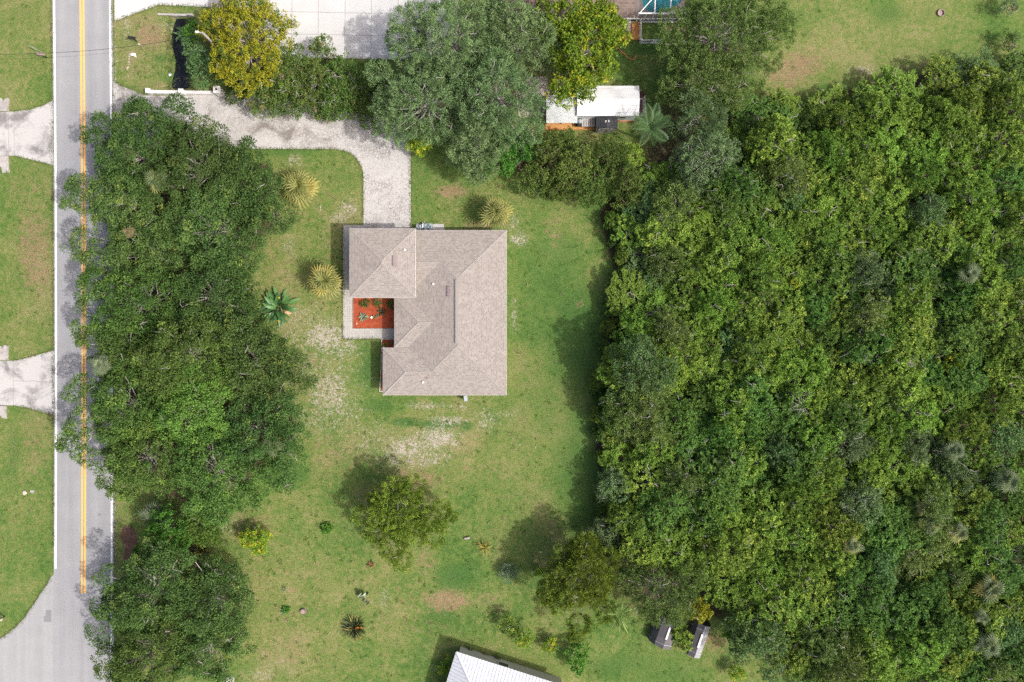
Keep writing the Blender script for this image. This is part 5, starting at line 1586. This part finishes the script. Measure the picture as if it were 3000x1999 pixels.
tree(2230, 1870, 80, 8, 'bay', 'open tree with bare white limbs at the lower wood edge', extra=[(2150, 1830, 5, 24), (2160, 1920, 4.5, 24), (2260, 1960, 5, 30)])
# lawn shrubs
tree(745, 1588, 42, 3.2, 'lime', 'yellow-green rounded shrub on the lawn below the oaks', None, 'shrub', 'shrub')
tree(480, 1560, 66, 6.8, 'fresh', 'bright green thicket between the oaks by the road', None, 'bush', 'bush', extra=[(420, 1620, 3, 26), (430, 1650, 2.6, 24)])
tree(570, 1545, 62, 6.2, 'oak_lime', 'lime green thicket above the croton bush', None, 'bush', 'bush', extra=[(620, 1530, 3, 26), (600, 1500, 3, 26)])
tag(slab('bare_soil', MAT['brown_mulch'], [(356, 1552), (372, 1540), (392, 1552), (402, 1580), (398, 1615), (402, 1650), (380, 1660), (362, 1640), (366, 1600), (352, 1575)], -.1, .02), kind='structure')
tree(1490, 1682, 26, 1.6, 'bluish', 'grey-blue round bush on the lower lawn', None, 'bush', 'bush')
tree(1488, 1838, 24, 3, 'pepper', 'young tree with dark shadow on the lower lawn', None, 'shrub', 'shrub')
tree(1535, 1878, 28, 3, 'lime', 'young tree with white twigs above the metal roof', None, 'shrub', 'shrub', thin=.7)
tree(1612, 1892, 18, 2, 'lime', 'small yellow-tinted shrub above the metal roof', None, 'shrub', 'shrub')
tree(1688, 1938, 34, 3.4, 'fresh', 'dark green shrub at the end of the metal roof', None, 'shrub', 'shrub')
tree(1573, 1675, 12, 1.2, 'lime', 'tiny green shrub beside the lower cedar', None, 'shrub', 'shrub')
tree(1300, 1962, 15, 1.6, 'lime', 'yellow-green shrub left of the metal roof', None, 'shrub', 'shrub', extra=[(1318, 1930, .8, 8)])
tree(2955, 15, 24, 2.6, 'sage', 'thin tree in the top right corner of the upper lawn', None, 'shrub', 'shrub', thin=.7)
tree(2962, 115, 22, 2.6, 'olive', 'thin young tree just above the wood on the upper lawn', None, 'shrub', 'shrub', thin=.7)
tree(2165, 1985, 22, 2.4, 'lime', 'small shrub at the bottom edge under the wood', None, 'shrub', 'shrub')
for (u, v, r_, lab) in ((1069, 886, 15, 'clipped round boxwood, leftmost in the red mulch'), (1105, 886, 15, 'clipped round boxwood, middle one in the red mulch'), (1144, 888, 14, 'clipped round boxwood, shaded one beside the roof')):
    tree(u, v + 2, 11.5, .95, 'boxwood', lab, 'clipped boxwoods in the mulch bed', 'shrub', 'shrub', hz=.7, br=.3)
for (u, v, r_, h_, kd, lab) in ((955, 1548, 12, .7, 'fresh', 'small leafy weed clump on the lawn beside the cedar shadow'), (835, 1786, 6, .3, 'fresh', 'tiny green tuft near the stump')):
    tree(u, v, r_, h_, kd, lab, None, 'plant', 'plant', hz=h_ * .7)

# ---- the dense wood on the right: single trees copied from a few crowns
protos = {}
for kd, nvar, rr_, hh_ in (('pepper', 5, 2.9, 7.2), ('pepper_dark', 4, 2.9, 7.0), ('pepper_lime', 3, 2.8, 7.2), ('olive', 2, 2.7, 7.4), ('bay', 2, 2.8, 7.2), ('sage', 2, 2.4, 7.0)):
    protos[kd] = []
    for i in range(nvar):
        SEED[0] += 1
        r = np.random.default_rng(SEED[0])
        bo = boughs_of(rr_, hh_, 2.6, .8, r, True)
        protos[kd].append(tree_data(kd, bo, .13))


def in_poly(u, v, poly):
    c = False; n = len(poly)
    for i in range(n):
        x1, y1 = poly[i]; x2, y2 = poly[(i + 1) % n]
        if (y1 > v) != (y2 > v) and u < (x2 - x1) * (v - y1) / (y2 - y1) + x1: c = not c
    return c


def inset_ok(u, v, d):
    return all(in_poly(u + d * math.cos(t), v + d * math.sin(t), WOOD) for t in np.linspace(0, 6.28, 9)[:-1])


TAKEN = [(1900, 1090, 60), (1880, 1180, 50), (1985, 1100, 40), (1960, 760, 40), (1985, 600, 45), (2075, 470, 60), (2060, 330, 60), (1940, 1740, 40), (2230, 1870, 30), (1985, 640, 30), (2340, 1180, 40), (2350, 835, 30), (2745, 845, 30)]
WLAB = {'pepper': 'green bushy tree', 'pepper_dark': 'dark green bushy tree', 'pepper_lime': 'bright yellow-green bushy tree',
        'olive': 'dull olive fine-leaved tree', 'bay': 'grey-green broad tree', 'sage': 'pale sage green tree'}


def region(u, v):
    rows = ['top', 'upper part', 'upper middle', 'lower middle', 'lower part', 'bottom']
    cols = ['at the lawn side', 'left of centre', 'right of centre', 'at the right edge']
    return rows[min(5, max(0, int((v - 160) / 307)))], cols[min(3, max(0, int((u - 1780) / 305)))]


GAPS = [(2545, 1090, 35), (2160, 1400, 34), (2260, 1180, 26), (2700, 1260, 30), (2350, 1720, 34), (2600, 1300, 24), (2310, 1080, 20), (2790, 1120, 26), (2390, 620, 22), (2620, 680, 18), (2480, 850, 22), (2880, 720, 22), (2950, 560, 20), (2090, 1420, 22)]
wood_pts = []
rw = np.random.default_rng(5)
tries = 0
while len(wood_pts) < 300 and tries < 30000:
    tries += 1
    u, v = rw.uniform(1770, 3060), rw.uniform(160, 2045)
    if not inset_ok(u, v, 40): continue
    if any((u - a) ** 2 + (v - b_) ** 2 < r_ ** 2 for a, b_, r_ in TAKEN + GAPS): continue
    if any((u - a) ** 2 + (v - b_) ** 2 < 68 ** 2 for a, b_ in wood_pts): continue
    wood_pts.append((u, v))
for i, (u, v) in enumerate(wood_pts):
    q = rw.random()
    # broad drifts of brighter and darker kinds
    drift = math.sin(u * .006 + 1.2) * math.cos(v * .0075 - .4)
    if q < .06: kd = 'olive'
    elif q < .10: kd = 'bay'
    elif q < .13: kd = 'sage'
    elif drift > .3: kd = 'pepper_lime' if rw.random() < .55 else 'pepper'
    elif drift < -.35: kd = 'pepper_dark' if rw.random() < .7 else 'pepper'
    else: kd = rw.choice(['pepper', 'pepper', 'pepper_dark', 'pepper_lime'])
    tm, cm = protos[kd][rw.integers(len(protos[kd]))]
    s = rw.uniform(.80, 1.22)
    edge = not inset_ok(u, v, 110)
    low = v < 900 or 1230 < v < 1520
    sz = ((rw.uniform(.44, .62) if low else rw.uniform(.7, .95)) if edge else rw.uniform(.78, 1.15))
    x, y, _ = P(u, v, 5.5 * sz)
    e = empty('wood_tree', (x, y, 0), rw.uniform(0, 6.28), '%s in the %s of the wood, %s' % (WLAB[kd], *region(u, v)), 'tree', '%s, %s' % (WLAB[kd], ' '.join(region(u, v))))
    e.scale = (s, s, sz)
    obj('trunk', tm, e); obj('crown', cm, e)
print('WOOD TREES', len(wood_pts))
# low understorey along the lawn side of the wood
EB = sorted(((1800, 640), (1815, 690), (1828, 745), (1830, 800), (1815, 850), (1800, 900), (1790, 960), (1780, 1020), (1765, 1170), (1758, 1220), (1765, 1270), (1770, 1480), (1770, 1530), (1785, 1610), (1830, 590), (1780, 1340), (1755, 1120)), key=lambda q: q[1])
for i, (u, v) in enumerate(EB):
    tm, cm = protos[['pepper_dark', 'pepper'][i % 2]][i % 4]
    x, y, _ = P(u, v, 2)
    e = empty('edge_bush', (x, y, -1.6), i * 1.3, 'low dark bush on the lawn edge of the wood, number %s from the top' % ['one', 'two', 'three', 'four', 'five', 'six', 'seven', 'eight', 'nine', 'ten', 'eleven', 'twelve', 'thirteen', 'fourteen', 'fifteen', 'sixteen', 'seventeen'][EB.index((u, v))], 'bush', 'low bushes along the lawn edge of the wood')
    e.scale = (.42, .42, .62)
    obj('trunk', tm, e); obj('crown', cm, e)
# bleached dead trees showing in the canopy
def dead_tree(u, v, z, sz, label, seed):
    r = np.random.default_rng(seed)
    x, y, _ = P(u, v, z)
    b = MB(); b.tube([(0, 0, 0), (.1, 0, z - .8)], [.12, .08], 6)
    for k in range(16):
        t = r.uniform(0, 6.28); p = Vector((.1, 0, z - .8)); pts = [p]; d = Vector((math.cos(t), math.sin(t), r.uniform(.1, .6)))
        for j in range(4):
            d = (d + Vector((r.normal() * .4, r.normal() * .4, r.normal() * .15))).normalized(); p = p + d * sz * .3; pts.append(p)
        b.tube(pts, [.04, .034, .026, .018, .008], 4, False)
        q = pts[2]; b.tube([q, q + Vector((r.normal() * .4, r.normal() * .4, .1)) * sz * .5], [.03, .01], 4, False)
    e = empty('dead_tree', (x, y, 0), 0, label, 'tree')
    b.build('branches', MAT['bark'], e)
dead_tree(2352, 1178, 7.2, 1.7, 'leafless bleached tree in the middle of the wood', 1)
dead_tree(1950, 636, 6.0, 1.2, 'bleached dead branches at the top of the wood edge', 2)
dead_tree(2668, 1063, 7.4, .9, 'small bleached dead tree right of centre in the wood', 3)
dead_tree(2040, 1440, 5.5, 1.0, 'grey dead tree in the dark gap of the wood', 4)
tree(2340, 830, 28, 7.0, 'yellow', 'small golden tree in the upper middle of the wood', thin=.6)
tree(2742, 845, 30, 7.2, 'tawny', 'brownish gold tree in the right part of the wood')
tree(2790, 1075, 34, 7.2, 'maple', 'yellow-tinged tree in the right part of the wood')


# ---- palms and large-leaved plants; every frond or leaf is a part
def fan_mesh(name, mat, n=16, L=1.15, pet=.85, droop=.35, seed=0):
    r = np.random.default_rng(seed)
    b = MB()
    b.tube([(0, 0, 0), (pet * .5, 0, .06), (pet, 0, 0)], [.03, .024, .018], 4, False)
    for k in range(n):
        a = (k / (n - 1) - .5) * R(205)
        l = L * (1 - .22 * abs(a) / R(102)) * r.uniform(.9, 1.08)
        d = Vector((math.cos(a), math.sin(a), 0)); s = Vector((-math.sin(a), math.cos(a), 0))
        p0 = Vector((pet, 0, 0)); p1 = p0 + d * l * .5 + Vector((0, 0, .05)); p2 = p0 + d * l * .82 + Vector((0, 0, -droop * .35)); p3 = p0 + d * l * 1.05 + Vector((0, 0, -droop))
        w = .14
        v = [p0, p1 + s * w / 2, p1 + Vector((0, 0, -.03)), p1 - s * w / 2, p2 + s * w * .32, p2 - s * w * .32, p3]
        b.add(v, [(0, 2, 1), (0, 3, 2), (1, 2, 4), (2, 5, 4), (2, 3, 5), (4, 5, 6)])
    return mesh(name, b.v, b.f, mat)


FAN = {k: [fan_mesh('frond', MAT[k], seed=i, droop=.22 + .16 * (i % 2), n=11 + i % 2, pet=(.85, .75, .18, .08)[i], L=(1.15, 1.2, 1.25, 1.1)[i]) for i in range(4)] for k in ('frond_green', 'frond_yellow', 'frond_dry', 'frond_grey', 'frond_wood')}


def fan_palm(u, v, rpx, h, label, nf=34, mix=('frond_green', 'frond_yellow'), ydirs=.25, seed=0, group=None):
    r = np.random.default_rng(seed)
    x, y, _ = P(u, v, h)
    Rm = rpx / S * (H - h) / H
    e = empty('fan_palm', (x, y, 0), 0, label, 'palm', group)
    b = MB(); b.tube([(0, 0, -.1), (.05, 0, h * .5), (0, 0, h - .1)], [.2, .17, .14], 9); b.build('trunk', MAT['palm_bark'], e)
    s = Rm / 1.95
    for k in range(nf):
        t = (k + .5) / nf                                   # 0 = heart, 1 = lowest fronds
        el = R(50) * (1 - t) ** 1.3 - R(16) * t + r.normal() * .08
        az = k * 2.39996 + r.normal() * .2
        low = t > (1 - ydirs)
        key = mix[1] if (low and r.random() < .75) or (not low and r.random() < .08) else mix[0]
        if len(mix) > 2 and t > .8 and r.random() < .5: key = mix[2]
        me = FAN[key][(2 if t < .42 else 0) + r.integers(2)]
        obj('frond', me, e, (0, 0, h + .25 - .5 * t), (r.normal() * .35, -el, az), (s * (.86 + .16 * t) * r.uniform(.88, 1.08),) * 3)
    return e


fan_palm(874, 547, 62, 2.6, 'fan palm in the upper lawn left of the drive', 27, seed=1, group='fan palms on the lawn')
fan_palm(951, 822, 58, 3.2, 'fan palm left of the garage with yellow lower fronds', 27, ydirs=.3, seed=2, group='fan palms on the lawn')
fan_palm(1453, 622, 56, 3.0, 'fan palm above the right end of the house roof', 25, ('frond_green', 'frond_yellow', 'frond_dry'), .3, seed=3, group='fan palms on the lawn')
PG = 'fan palms half hidden in the trees'
for (u, v, r_, h_, mix, lab, nf) in ((450, 1510, 46, 4.5, ('frond_grey', 'frond_grey'), 'pale fan palm at the lower end of the oak row', 20), (800, 1306, 40, 8.2, ('frond_wood', 'frond_yellow'), 'fan palm poking out of the dark oak by the lawn', 18), (455, 525, 40, 10.2, ('frond_wood', 'frond_green'), 'fan palm head inside the upper oaks', 18),
                                     (375, 680, 22, 10.0, ('frond_dry', 'frond_dry'), 'orange-brown dead palm head inside the upper oaks', 16), (415, 318, 16, 9.0, ('frond_dry', 'frond_dry'), 'small dead palm tuft near the drive entrance', 12), (290, 1068, 36, 9.3, ('frond_grey', 'frond_grey'), 'fan palm over the road beside the lower oaks', 16),
                                     (405, 1040, 20, 10.0, ('frond_dry', 'frond_dry'), 'brown dead palm tuft among the lower oaks', 10), (370, 440, 30, 10.4, ('frond_wood', 'frond_green'), 'palm fronds in the oak nearest the road', 12)):
    fan_palm(u, v, r_, h_ - 1.2, lab, nf, mix, .2, seed=int(u), group=PG)
for i, (u, v, r_, mix) in enumerate(((2845, 800, 40, ('frond_wood', 'frond_grey')), (2735, 1535, 42, ('frond_wood', 'frond_green')), (2810, 1560, 44, ('frond_wood', 'frond_green')), (2905, 1725, 50, ('frond_wood', 'frond_yellow')), (2900, 1895, 46, ('frond_wood', 'frond_grey')),
                                     (2500, 1600, 36, ('frond_wood', 'frond_green')), (2960, 1410, 46, ('frond_wood', 'frond_grey')), (2800, 1320, 40, ('frond_wood', 'frond_grey')), (2715, 1490, 34, ('frond_green', 'frond_wood')), (2880, 1810, 30, ('frond_wood', 'frond_grey')))):
    labs = ['grey-green fan palm in the upper right of the wood', 'left one of the paired fan palms low in the wood', 'right one of the paired fan palms low in the wood', 'fan palm with yellow fronds low on the right of the wood', 'silvery fan palm near the bottom right corner',
            'lone dark fan palm left of the paired ones', 'grey fan palm at the right edge of the wood', 'pale palm tuft above the paired fan palms', 'yellowing palm tuft above the paired fan palms', 'small grey palm above the silvery corner palm']
    fan_palm(u, v, r_ * .95, 7.0, labs[i], 14, mix, .35, seed=200 + i, group='fan palms in the wood')


def feather_mesh(mat, L=2.8, n=19, seed=0):
    b = MB()
    pts = []
    for i in range(9):
        t = i / 8; pts.append((L * t * (1 - .12 * t), 0, .55 * math.sin(t * 2.4) - .75 * t * t))
    b.tube(pts, [.035, .033, .03, .027, .023, .018, .014, .01, .006], 4, False)
    for i in range(n):
        t = .12 + .86 * i / n
        k = min(7, int(t * 8)); f_ = t * 8 - k
        p = Vector(pts[k]).lerp(Vector(pts[k + 1]), f_)
        for s in (-1, 1):
            l = .55 * math.sin(math.pi * min(1, t * .9 + .12)) + .1
            d = Vector((.45, s, .18)).normalized()
            q = p + d * l * .6; e_ = p + d * l + Vector((.05, 0, -.2 * l))
            w = Vector((.028, -s * .01, 0))
            b.add([p, q + w, e_, q - w], [(0, 1, 2, 3)])
    return mesh('frond', b.v, b.f, mat)


ff_ = feather_mesh(MAT['feather'])
x, y, _ = P(1904, 372, 5)
e = empty('feather_palm', (x, y, 0), 0, 'feather palm right of the workshop', 'palm')
b = MB(); b.tube([(0, 0, -.1), (.06, 0, 2.5), (0, 0, 5)], [.2, .15, .12], 9); b.build('trunk', MAT['palm_bark'], e)
rf = np.random.default_rng(4)
for k in range(13):
    obj('frond', ff_, e, (0, 0, 4.95), (rf.normal() * .2, -R(30) + R(45) * rf.random() * (k % 2), k * 2.39996), (rf.uniform(.95, 1.15),) * 3)


def paddle_mesh(name, mat, L=1.5, W=.5, pet=.7, arch=.5):
    """paddle leaf with midrib fold on an arching stalk"""
    b = MB()
    b.tube([(0, 0, 0), (pet * .5, 0, .12), (pet, 0, .1)], [.04, .03, .022], 5, False)
    n = 7; v = []; f = []
    for i in range(n + 1):
        t = i / n
        x = pet + L * t; z = .1 - arch * t * t + .08 * t
        w = W / 2 * math.sin(math.pi * min(1, .08 + .92 * t)) ** .65 * (1 - .15 * t)
        v += [(x, -w, z + .10 * w / W * 2), (x, 0, z), (x, w, z + .10 * w / W * 2)]
    for i in range(n):
        k = 3 * i; f += [(k, k + 3, k + 4, k + 1), (k + 1, k + 4, k + 5, k + 2)]
    b.add(v, f)
    me = mesh(name, b.v, b.f, mat)
    me.shade_smooth() if hasattr(me, 'shade_smooth') else None
    return me


def leafy(name, u, v, label, cat, me_list, n, el0, el1, s0, s1, seed, h=0.0, group=None, ring=.25, part='leaf'):
    r = np.random.default_rng(seed)
    x, y = P2(u, v, h)
    e = empty(name, (x, y, 0), 0, label, cat, group)
    for k in range(n):
        t = (k + .5) / n
        az = k * 2.39996 + r.normal() * .25
        q = ring * math.sqrt(t)
        obj(part, me_list[r.integers(len(me_list))], e, (q * math.cos(az), q * math.sin(az), h), (r.normal() * .3, -R(el0 + (el1 - el0) * t + r.normal() * 6), az), (r.uniform(s0, s1),) * 3)
    return e


pd = paddle_mesh('leaf', MAT['paddle'], 1.35, .52, .7, .45); pd2 = paddle_mesh('leaf', MAT['paddle'], 1.15, .46, .5, .7)
bop = leafy('bird_of_paradise', 819, 902, 'large dark paddle-leaved plant with yellow flowers left of the garage walk', 'plant', [pd, pd2], 48, 72, 12, .75, 1.15, 5, ring=.6)
for (dx_, dy_, dz) in ((.35, 1.15, 1.1), (-.15, -1.55, .5), (.05, -1.7, .45)):
    b = MB()
    for k in range(5): b.tube([(0, 0, 0), (.14 * math.cos(k * 1.2), .14 * math.sin(k * 1.2), .16)], [.05, .015], 4)
    b.build('flower', MAT['flower_yellow'], bop, (dx_, dy_, dz))
drym = paddle_mesh('leaf', MAT['dry_leaf'], .8, .3, .3, .5)
for k in range(4): obj('dry_leaf', drym, bop, (.6, -.3, .25), (0, R(8), R(-50 + 22 * k)))
bl = paddle_mesh('leaf', MAT['paddle_light'], 1.7, .34, .4, .7)
leafy('banana_plant', 2362, 1968, 'pale green banana plant at the bottom edge of the wood', 'plant', [bl], 10, 45, 5, .8, 1.15, 6, h=1.2, group='banana plants')
leafy('banana_plant', 1815, 1800, 'banana plant with thin leaves between the cedar and the olive tree', 'plant', [paddle_mesh('leaf', MAT['paddle_light'], 1.9, .2, .4, .8)], 12, 40, 0, .8, 1.2, 7, h=.9, group='banana plants')
leafy('taro_plant', 2790, 1990, 'large pale heart-leaved plant at the bottom edge of the wood', 'plant', [paddle_mesh('leaf', MAT['paddle_light'], 1.2, .9, .5, .3)], 7, 50, 20, .8, 1.1, 8, h=3.5)
st_y = paddle_mesh('leaf', MAT['strap_yellow'], .95, .085, .1, .45); st_d = paddle_mesh('leaf', MAT['strap_dark'], .85, .11, .1, .35); st_g = paddle_mesh('leaf', MAT['frond_green'], .8, .08, .1, .4)
leafy('strap_plant', 1418, 1600, 'yellow spiky strap-leaved plant on the lower lawn', 'plant', [st_y], 24, 75, 15, .8, 1.1, 9, ring=.12)
cl = leafy('strap_plant', 1040, 1836, 'dark strap-leaved clump with orange flowers on the lower lawn', 'plant', [st_d, st_d, paddle_mesh('leaf', MAT['frond_green'], .9, .12, .1, .5)], 150, 88, 32, .8, 1.2, 10, ring=.75)
for (dx_, dy_) in ((-.9, 0), (.55, .2), (.3, .1), (.95, .25), (.9, -.95), (.5, -1.15)):
    b = MB()
    for k in range(4): b.tube([(0, 0, 0), (.12 * math.cos(k * 1.6), .12 * math.sin(k * 1.6), .12)], [.05, .012], 4)
    b.build('flower', MAT['flower_orange'], cl, (dx_, dy_, .75))
cr = leafy('croton_bush', 590, 1612, 'croton bush with yellow tips under the lower oaks', 'bush', [st_d, st_y, st_g], 60, 80, 25, .7, 1.1, 12, ring=.5)
leafy('fern_plant', 540, 105, 'light green fern arching over the ditch', 'plant', [paddle_mesh('leaf', MAT['feather'], 1.1, .26, .1, .5)], 16, 60, 10, .8, 1.1, 13, ring=.2)
for (u, v, lab, ml, n) in ((1066, 930, 'small variegated plant left of the white pot', [paddle_mesh('leaf', MAT['pad'], .5, .18, .08, .2)], 22), (1120, 914, 'small dark spiky plant near the shaded boxwood', [paddle_mesh('leaf', MAT['strap_dark'], .55, .1, .05, .25)], 24),
                           (1097, 930, 'low yellowish plant right of the white pot', [paddle_mesh('leaf', MAT['frond_yellow'], .22, .12, .02, .1)], 14), (1106, 926, 'low striped plant at the shadow line in the mulch', [paddle_mesh('leaf', MAT['pad'], .26, .1, .02, .12)], 14),
                           (1127, 1012, 'yellow-green plant in the narrow bed', [paddle_mesh('leaf', MAT['strap_yellow'], .4, .09, .05, .2), paddle_mesh('leaf', MAT['frond_green'], .4, .09, .05, .2)], 22), (1149, 1003, 'pale sprigs in the narrow bed beside the roof', [paddle_mesh('leaf', MAT['pad'], .3, .07, .05, .15)], 16),
                           (1118, 1034, 'orange-tinged plant poking out of the edging', [paddle_mesh('leaf', MAT['flower_orange'], .2, .07, .02, .1), paddle_mesh('leaf', MAT['frond_yellow'], .25, .07, .02, .1)], 12), (1112, 1101, 'orange-tinged plant lower along the edging', [paddle_mesh('leaf', MAT['flower_orange'], .2, .07, .02, .1), paddle_mesh('leaf', MAT['frond_yellow'], .25, .07, .02, .1)], 12),
                           (1420, 1920, 'spiky weed in the shaded strip by the metal roof', [paddle_mesh('leaf', MAT['frond_green'], .55, .06, .05, .25)], 18), (1455, 1930, 'dark grass clump in the shaded strip by the metal roof', [paddle_mesh('leaf', MAT['frond_green'], .6, .05, .05, .3)], 26), (1375, 1905, 'grass clump at the upper corner of the metal roof', [paddle_mesh('leaf', MAT['frond_green'], .6, .05, .05, .3)], 26),
                           (835, 1725, 'small pale weed on the lower lawn', [paddle_mesh('leaf', MAT['pad'], .3, .08, .05, .2)], 12)):
    leafy('bedding_plant', u, v, lab, 'plant', ml, n, 65, 15, .8, 1.15, int(u + v), ring=.12)
pk = leafy('pink_flower_plant', 1088, 1653, 'pink flowering plant at the foot of the lone cedar', 'plant', [paddle_mesh('leaf', MAT['flower_pink'], .26, .12, .03, .1), paddle_mesh('leaf', MAT['frond_green'], .3, .1, .03, .1)], 26, 65, 10, .8, 1.15, 31, ring=.3)
# prickly pear: flat oval pads growing from one another
x, y = P2(1070, 1742)
pc = empty('prickly_pear', (x, y, 0), 0, 'pale grey-green prickly pear cactus on the lower lawn', 'cactus')
b = MB(); b.lathe([(.02, -.30), (.13, -.24), (.19, -.08), (.2, .08), (.14, .24), (.02, .3)], n=12)
pm_ = mesh('pad', [(v[0], v[1] * .18, v[2] + .3) for v in b.v], b.f, MAT['pad'])
rp = np.random.default_rng(3)
for k in range(14):
    obj('pad', pm_, pc, (rp.normal() * .22, rp.normal() * .35, .0 + .28 * (k // 4)), (rp.normal() * .6, rp.normal() * .6, rp.uniform(0, 3.1)), (rp.uniform(.8, 1.2),) * 3)


# ------------------------------------------------------------------ ragged grass along hard edges and loose tufts on the lawn
rg = np.random.default_rng(77)
gp = []


def along(poly, per_m, wid, close=False):
    q = [P2(*p) for p in poly]
    if close: q.append(q[0])
    for (x1, y1), (x2, y2) in zip(q[:-1], q[1:]):
        l = math.hypot(x2 - x1, y2 - y1); n = int(l * per_m)
        if n < 1: continue
        t = rg.random(n); o = rg.normal(size=n) * wid * (0.6 + .8 * np.sin(t * l * 1.7 + x1) ** 2)
        nx_, ny_ = -(y2 - y1) / l, (x2 - x1) / l
        gp.append(np.stack([x1 + (x2 - x1) * t + nx_ * o, y1 + (y2 - y1) * t + ny_ * o, np.full(n, .015)], 1))


along([(u, v) for u, v in curve_x(157) if -300 < v < 1690], 26, .10)
along([(u, v) for u, v in curve_x(335.5) if -300 < v < 2200], 26, .10)
along([(150, 1690), (138, 1712), (118, 1742), (96, 1775), (74, 1808), (50, 1834), (24, 1856), (0, 1872)], 26, .12)
along([(332, 236), (350, 250), (380, 262), (425, 280)], 24, .12)
along([(1203, 440), (1204, 666)], 24, .07); along([(1065, 640), (1065, 520), (1063, 500), (1056, 482), (1044, 464), (1028, 450), (1008, 441), (980, 437), (900, 437), (750, 436)], 24, .07)
along([(158, 294), (128, 309), (90, 322), (45, 327), (28, 328)], 24, .06); along([(45, 457), (100, 470), (158, 485)], 24, .06)
along([(159, 1026), (110, 1041), (60, 1054), (35, 1058)], 24, .06); along([(40, 1188), (80, 1195), (120, 1206), (160, 1219)], 24, .06)
along([(336, 62), (465, 14.5), (612, 21)], 24, .06); along([(780, 173), (1010, 173), (1165, 176), (1260, 177)], 24, .08)
along([(1005, 664), (1005, 993), (1118, 993)], 24, .05)
along([(500, 50), (497, 120), (502, 200), (498, 262)], 40, .35); along([(556, 50), (552, 130), (558, 262)], 40, .35)
n = 42000
uu, vv_ = rg.uniform(-20, 2400, n), rg.uniform(-20, 2020, n)
ok = np.ones(n, bool)
for (a0, b0, a1, b1) in ((150, -50, 345, 2100), (-60, 285, 165, 500), (-60, 1010, 165, 1230), (1000, 650, 1500, 1170), (330, 225, 680, 500), (680, 260, 1215, 450), (1055, 380, 1215, 690), (330, -60, 660, 70), (640, -60, 1350, 185), (1480, -60, 2020, 400), (-60, 1660, 170, 2100), (1300, 1890, 1700, 2050), (490, 40, 570, 270)):
    ok &= ~((uu > a0) & (uu < a1) & (vv_ > b0) & (vv_ < b1))
gp.append(np.stack([(uu[ok] - 1500) / S, (999.5 - vv_[ok]) / S, np.zeros(ok.sum())], 1))
gp = np.concatenate(gp)
D0 = np.tile(np.array([0., 0., 1.]), (len(gp), 1))
lvg = leaves(gp, D0, 4, .14, .17, .035, .5, 1., .3, 0, .3, [(.060, .100, .030), (.165, .158, .070), (.22, .17, .11), .12], rg)
sel = rg.choice(ok.sum(), 1500, replace=False)
wc = np.stack([(uu[ok] - 1500) / S, (999.5 - vv_[ok]) / S, np.full(ok.sum(), .02)], 1)[sel] + rg.normal(size=(1500, 3)) * np.array([.4, .4, 0])
lvw = leaves(wc, np.tile(np.array([0., 0., 1.]), (1500, 1)), 16, .20, .16, .07, .3, 1., .3, 0, .6, [(.045, .095, .022), (.13, .20, .04), (.30, .23, .14), .22], rg, flat=.3)
lvg = join_leaves([lvg, lvw])
tag(obj('grass_tufts', np_mesh('grass_tufts', lvg[0], lvg[1], MAT['leaf'], {'Col': lvg[2]})), 'short ragged grass tufts along road and drive edges and lawn', 'grass', kind='stuff')
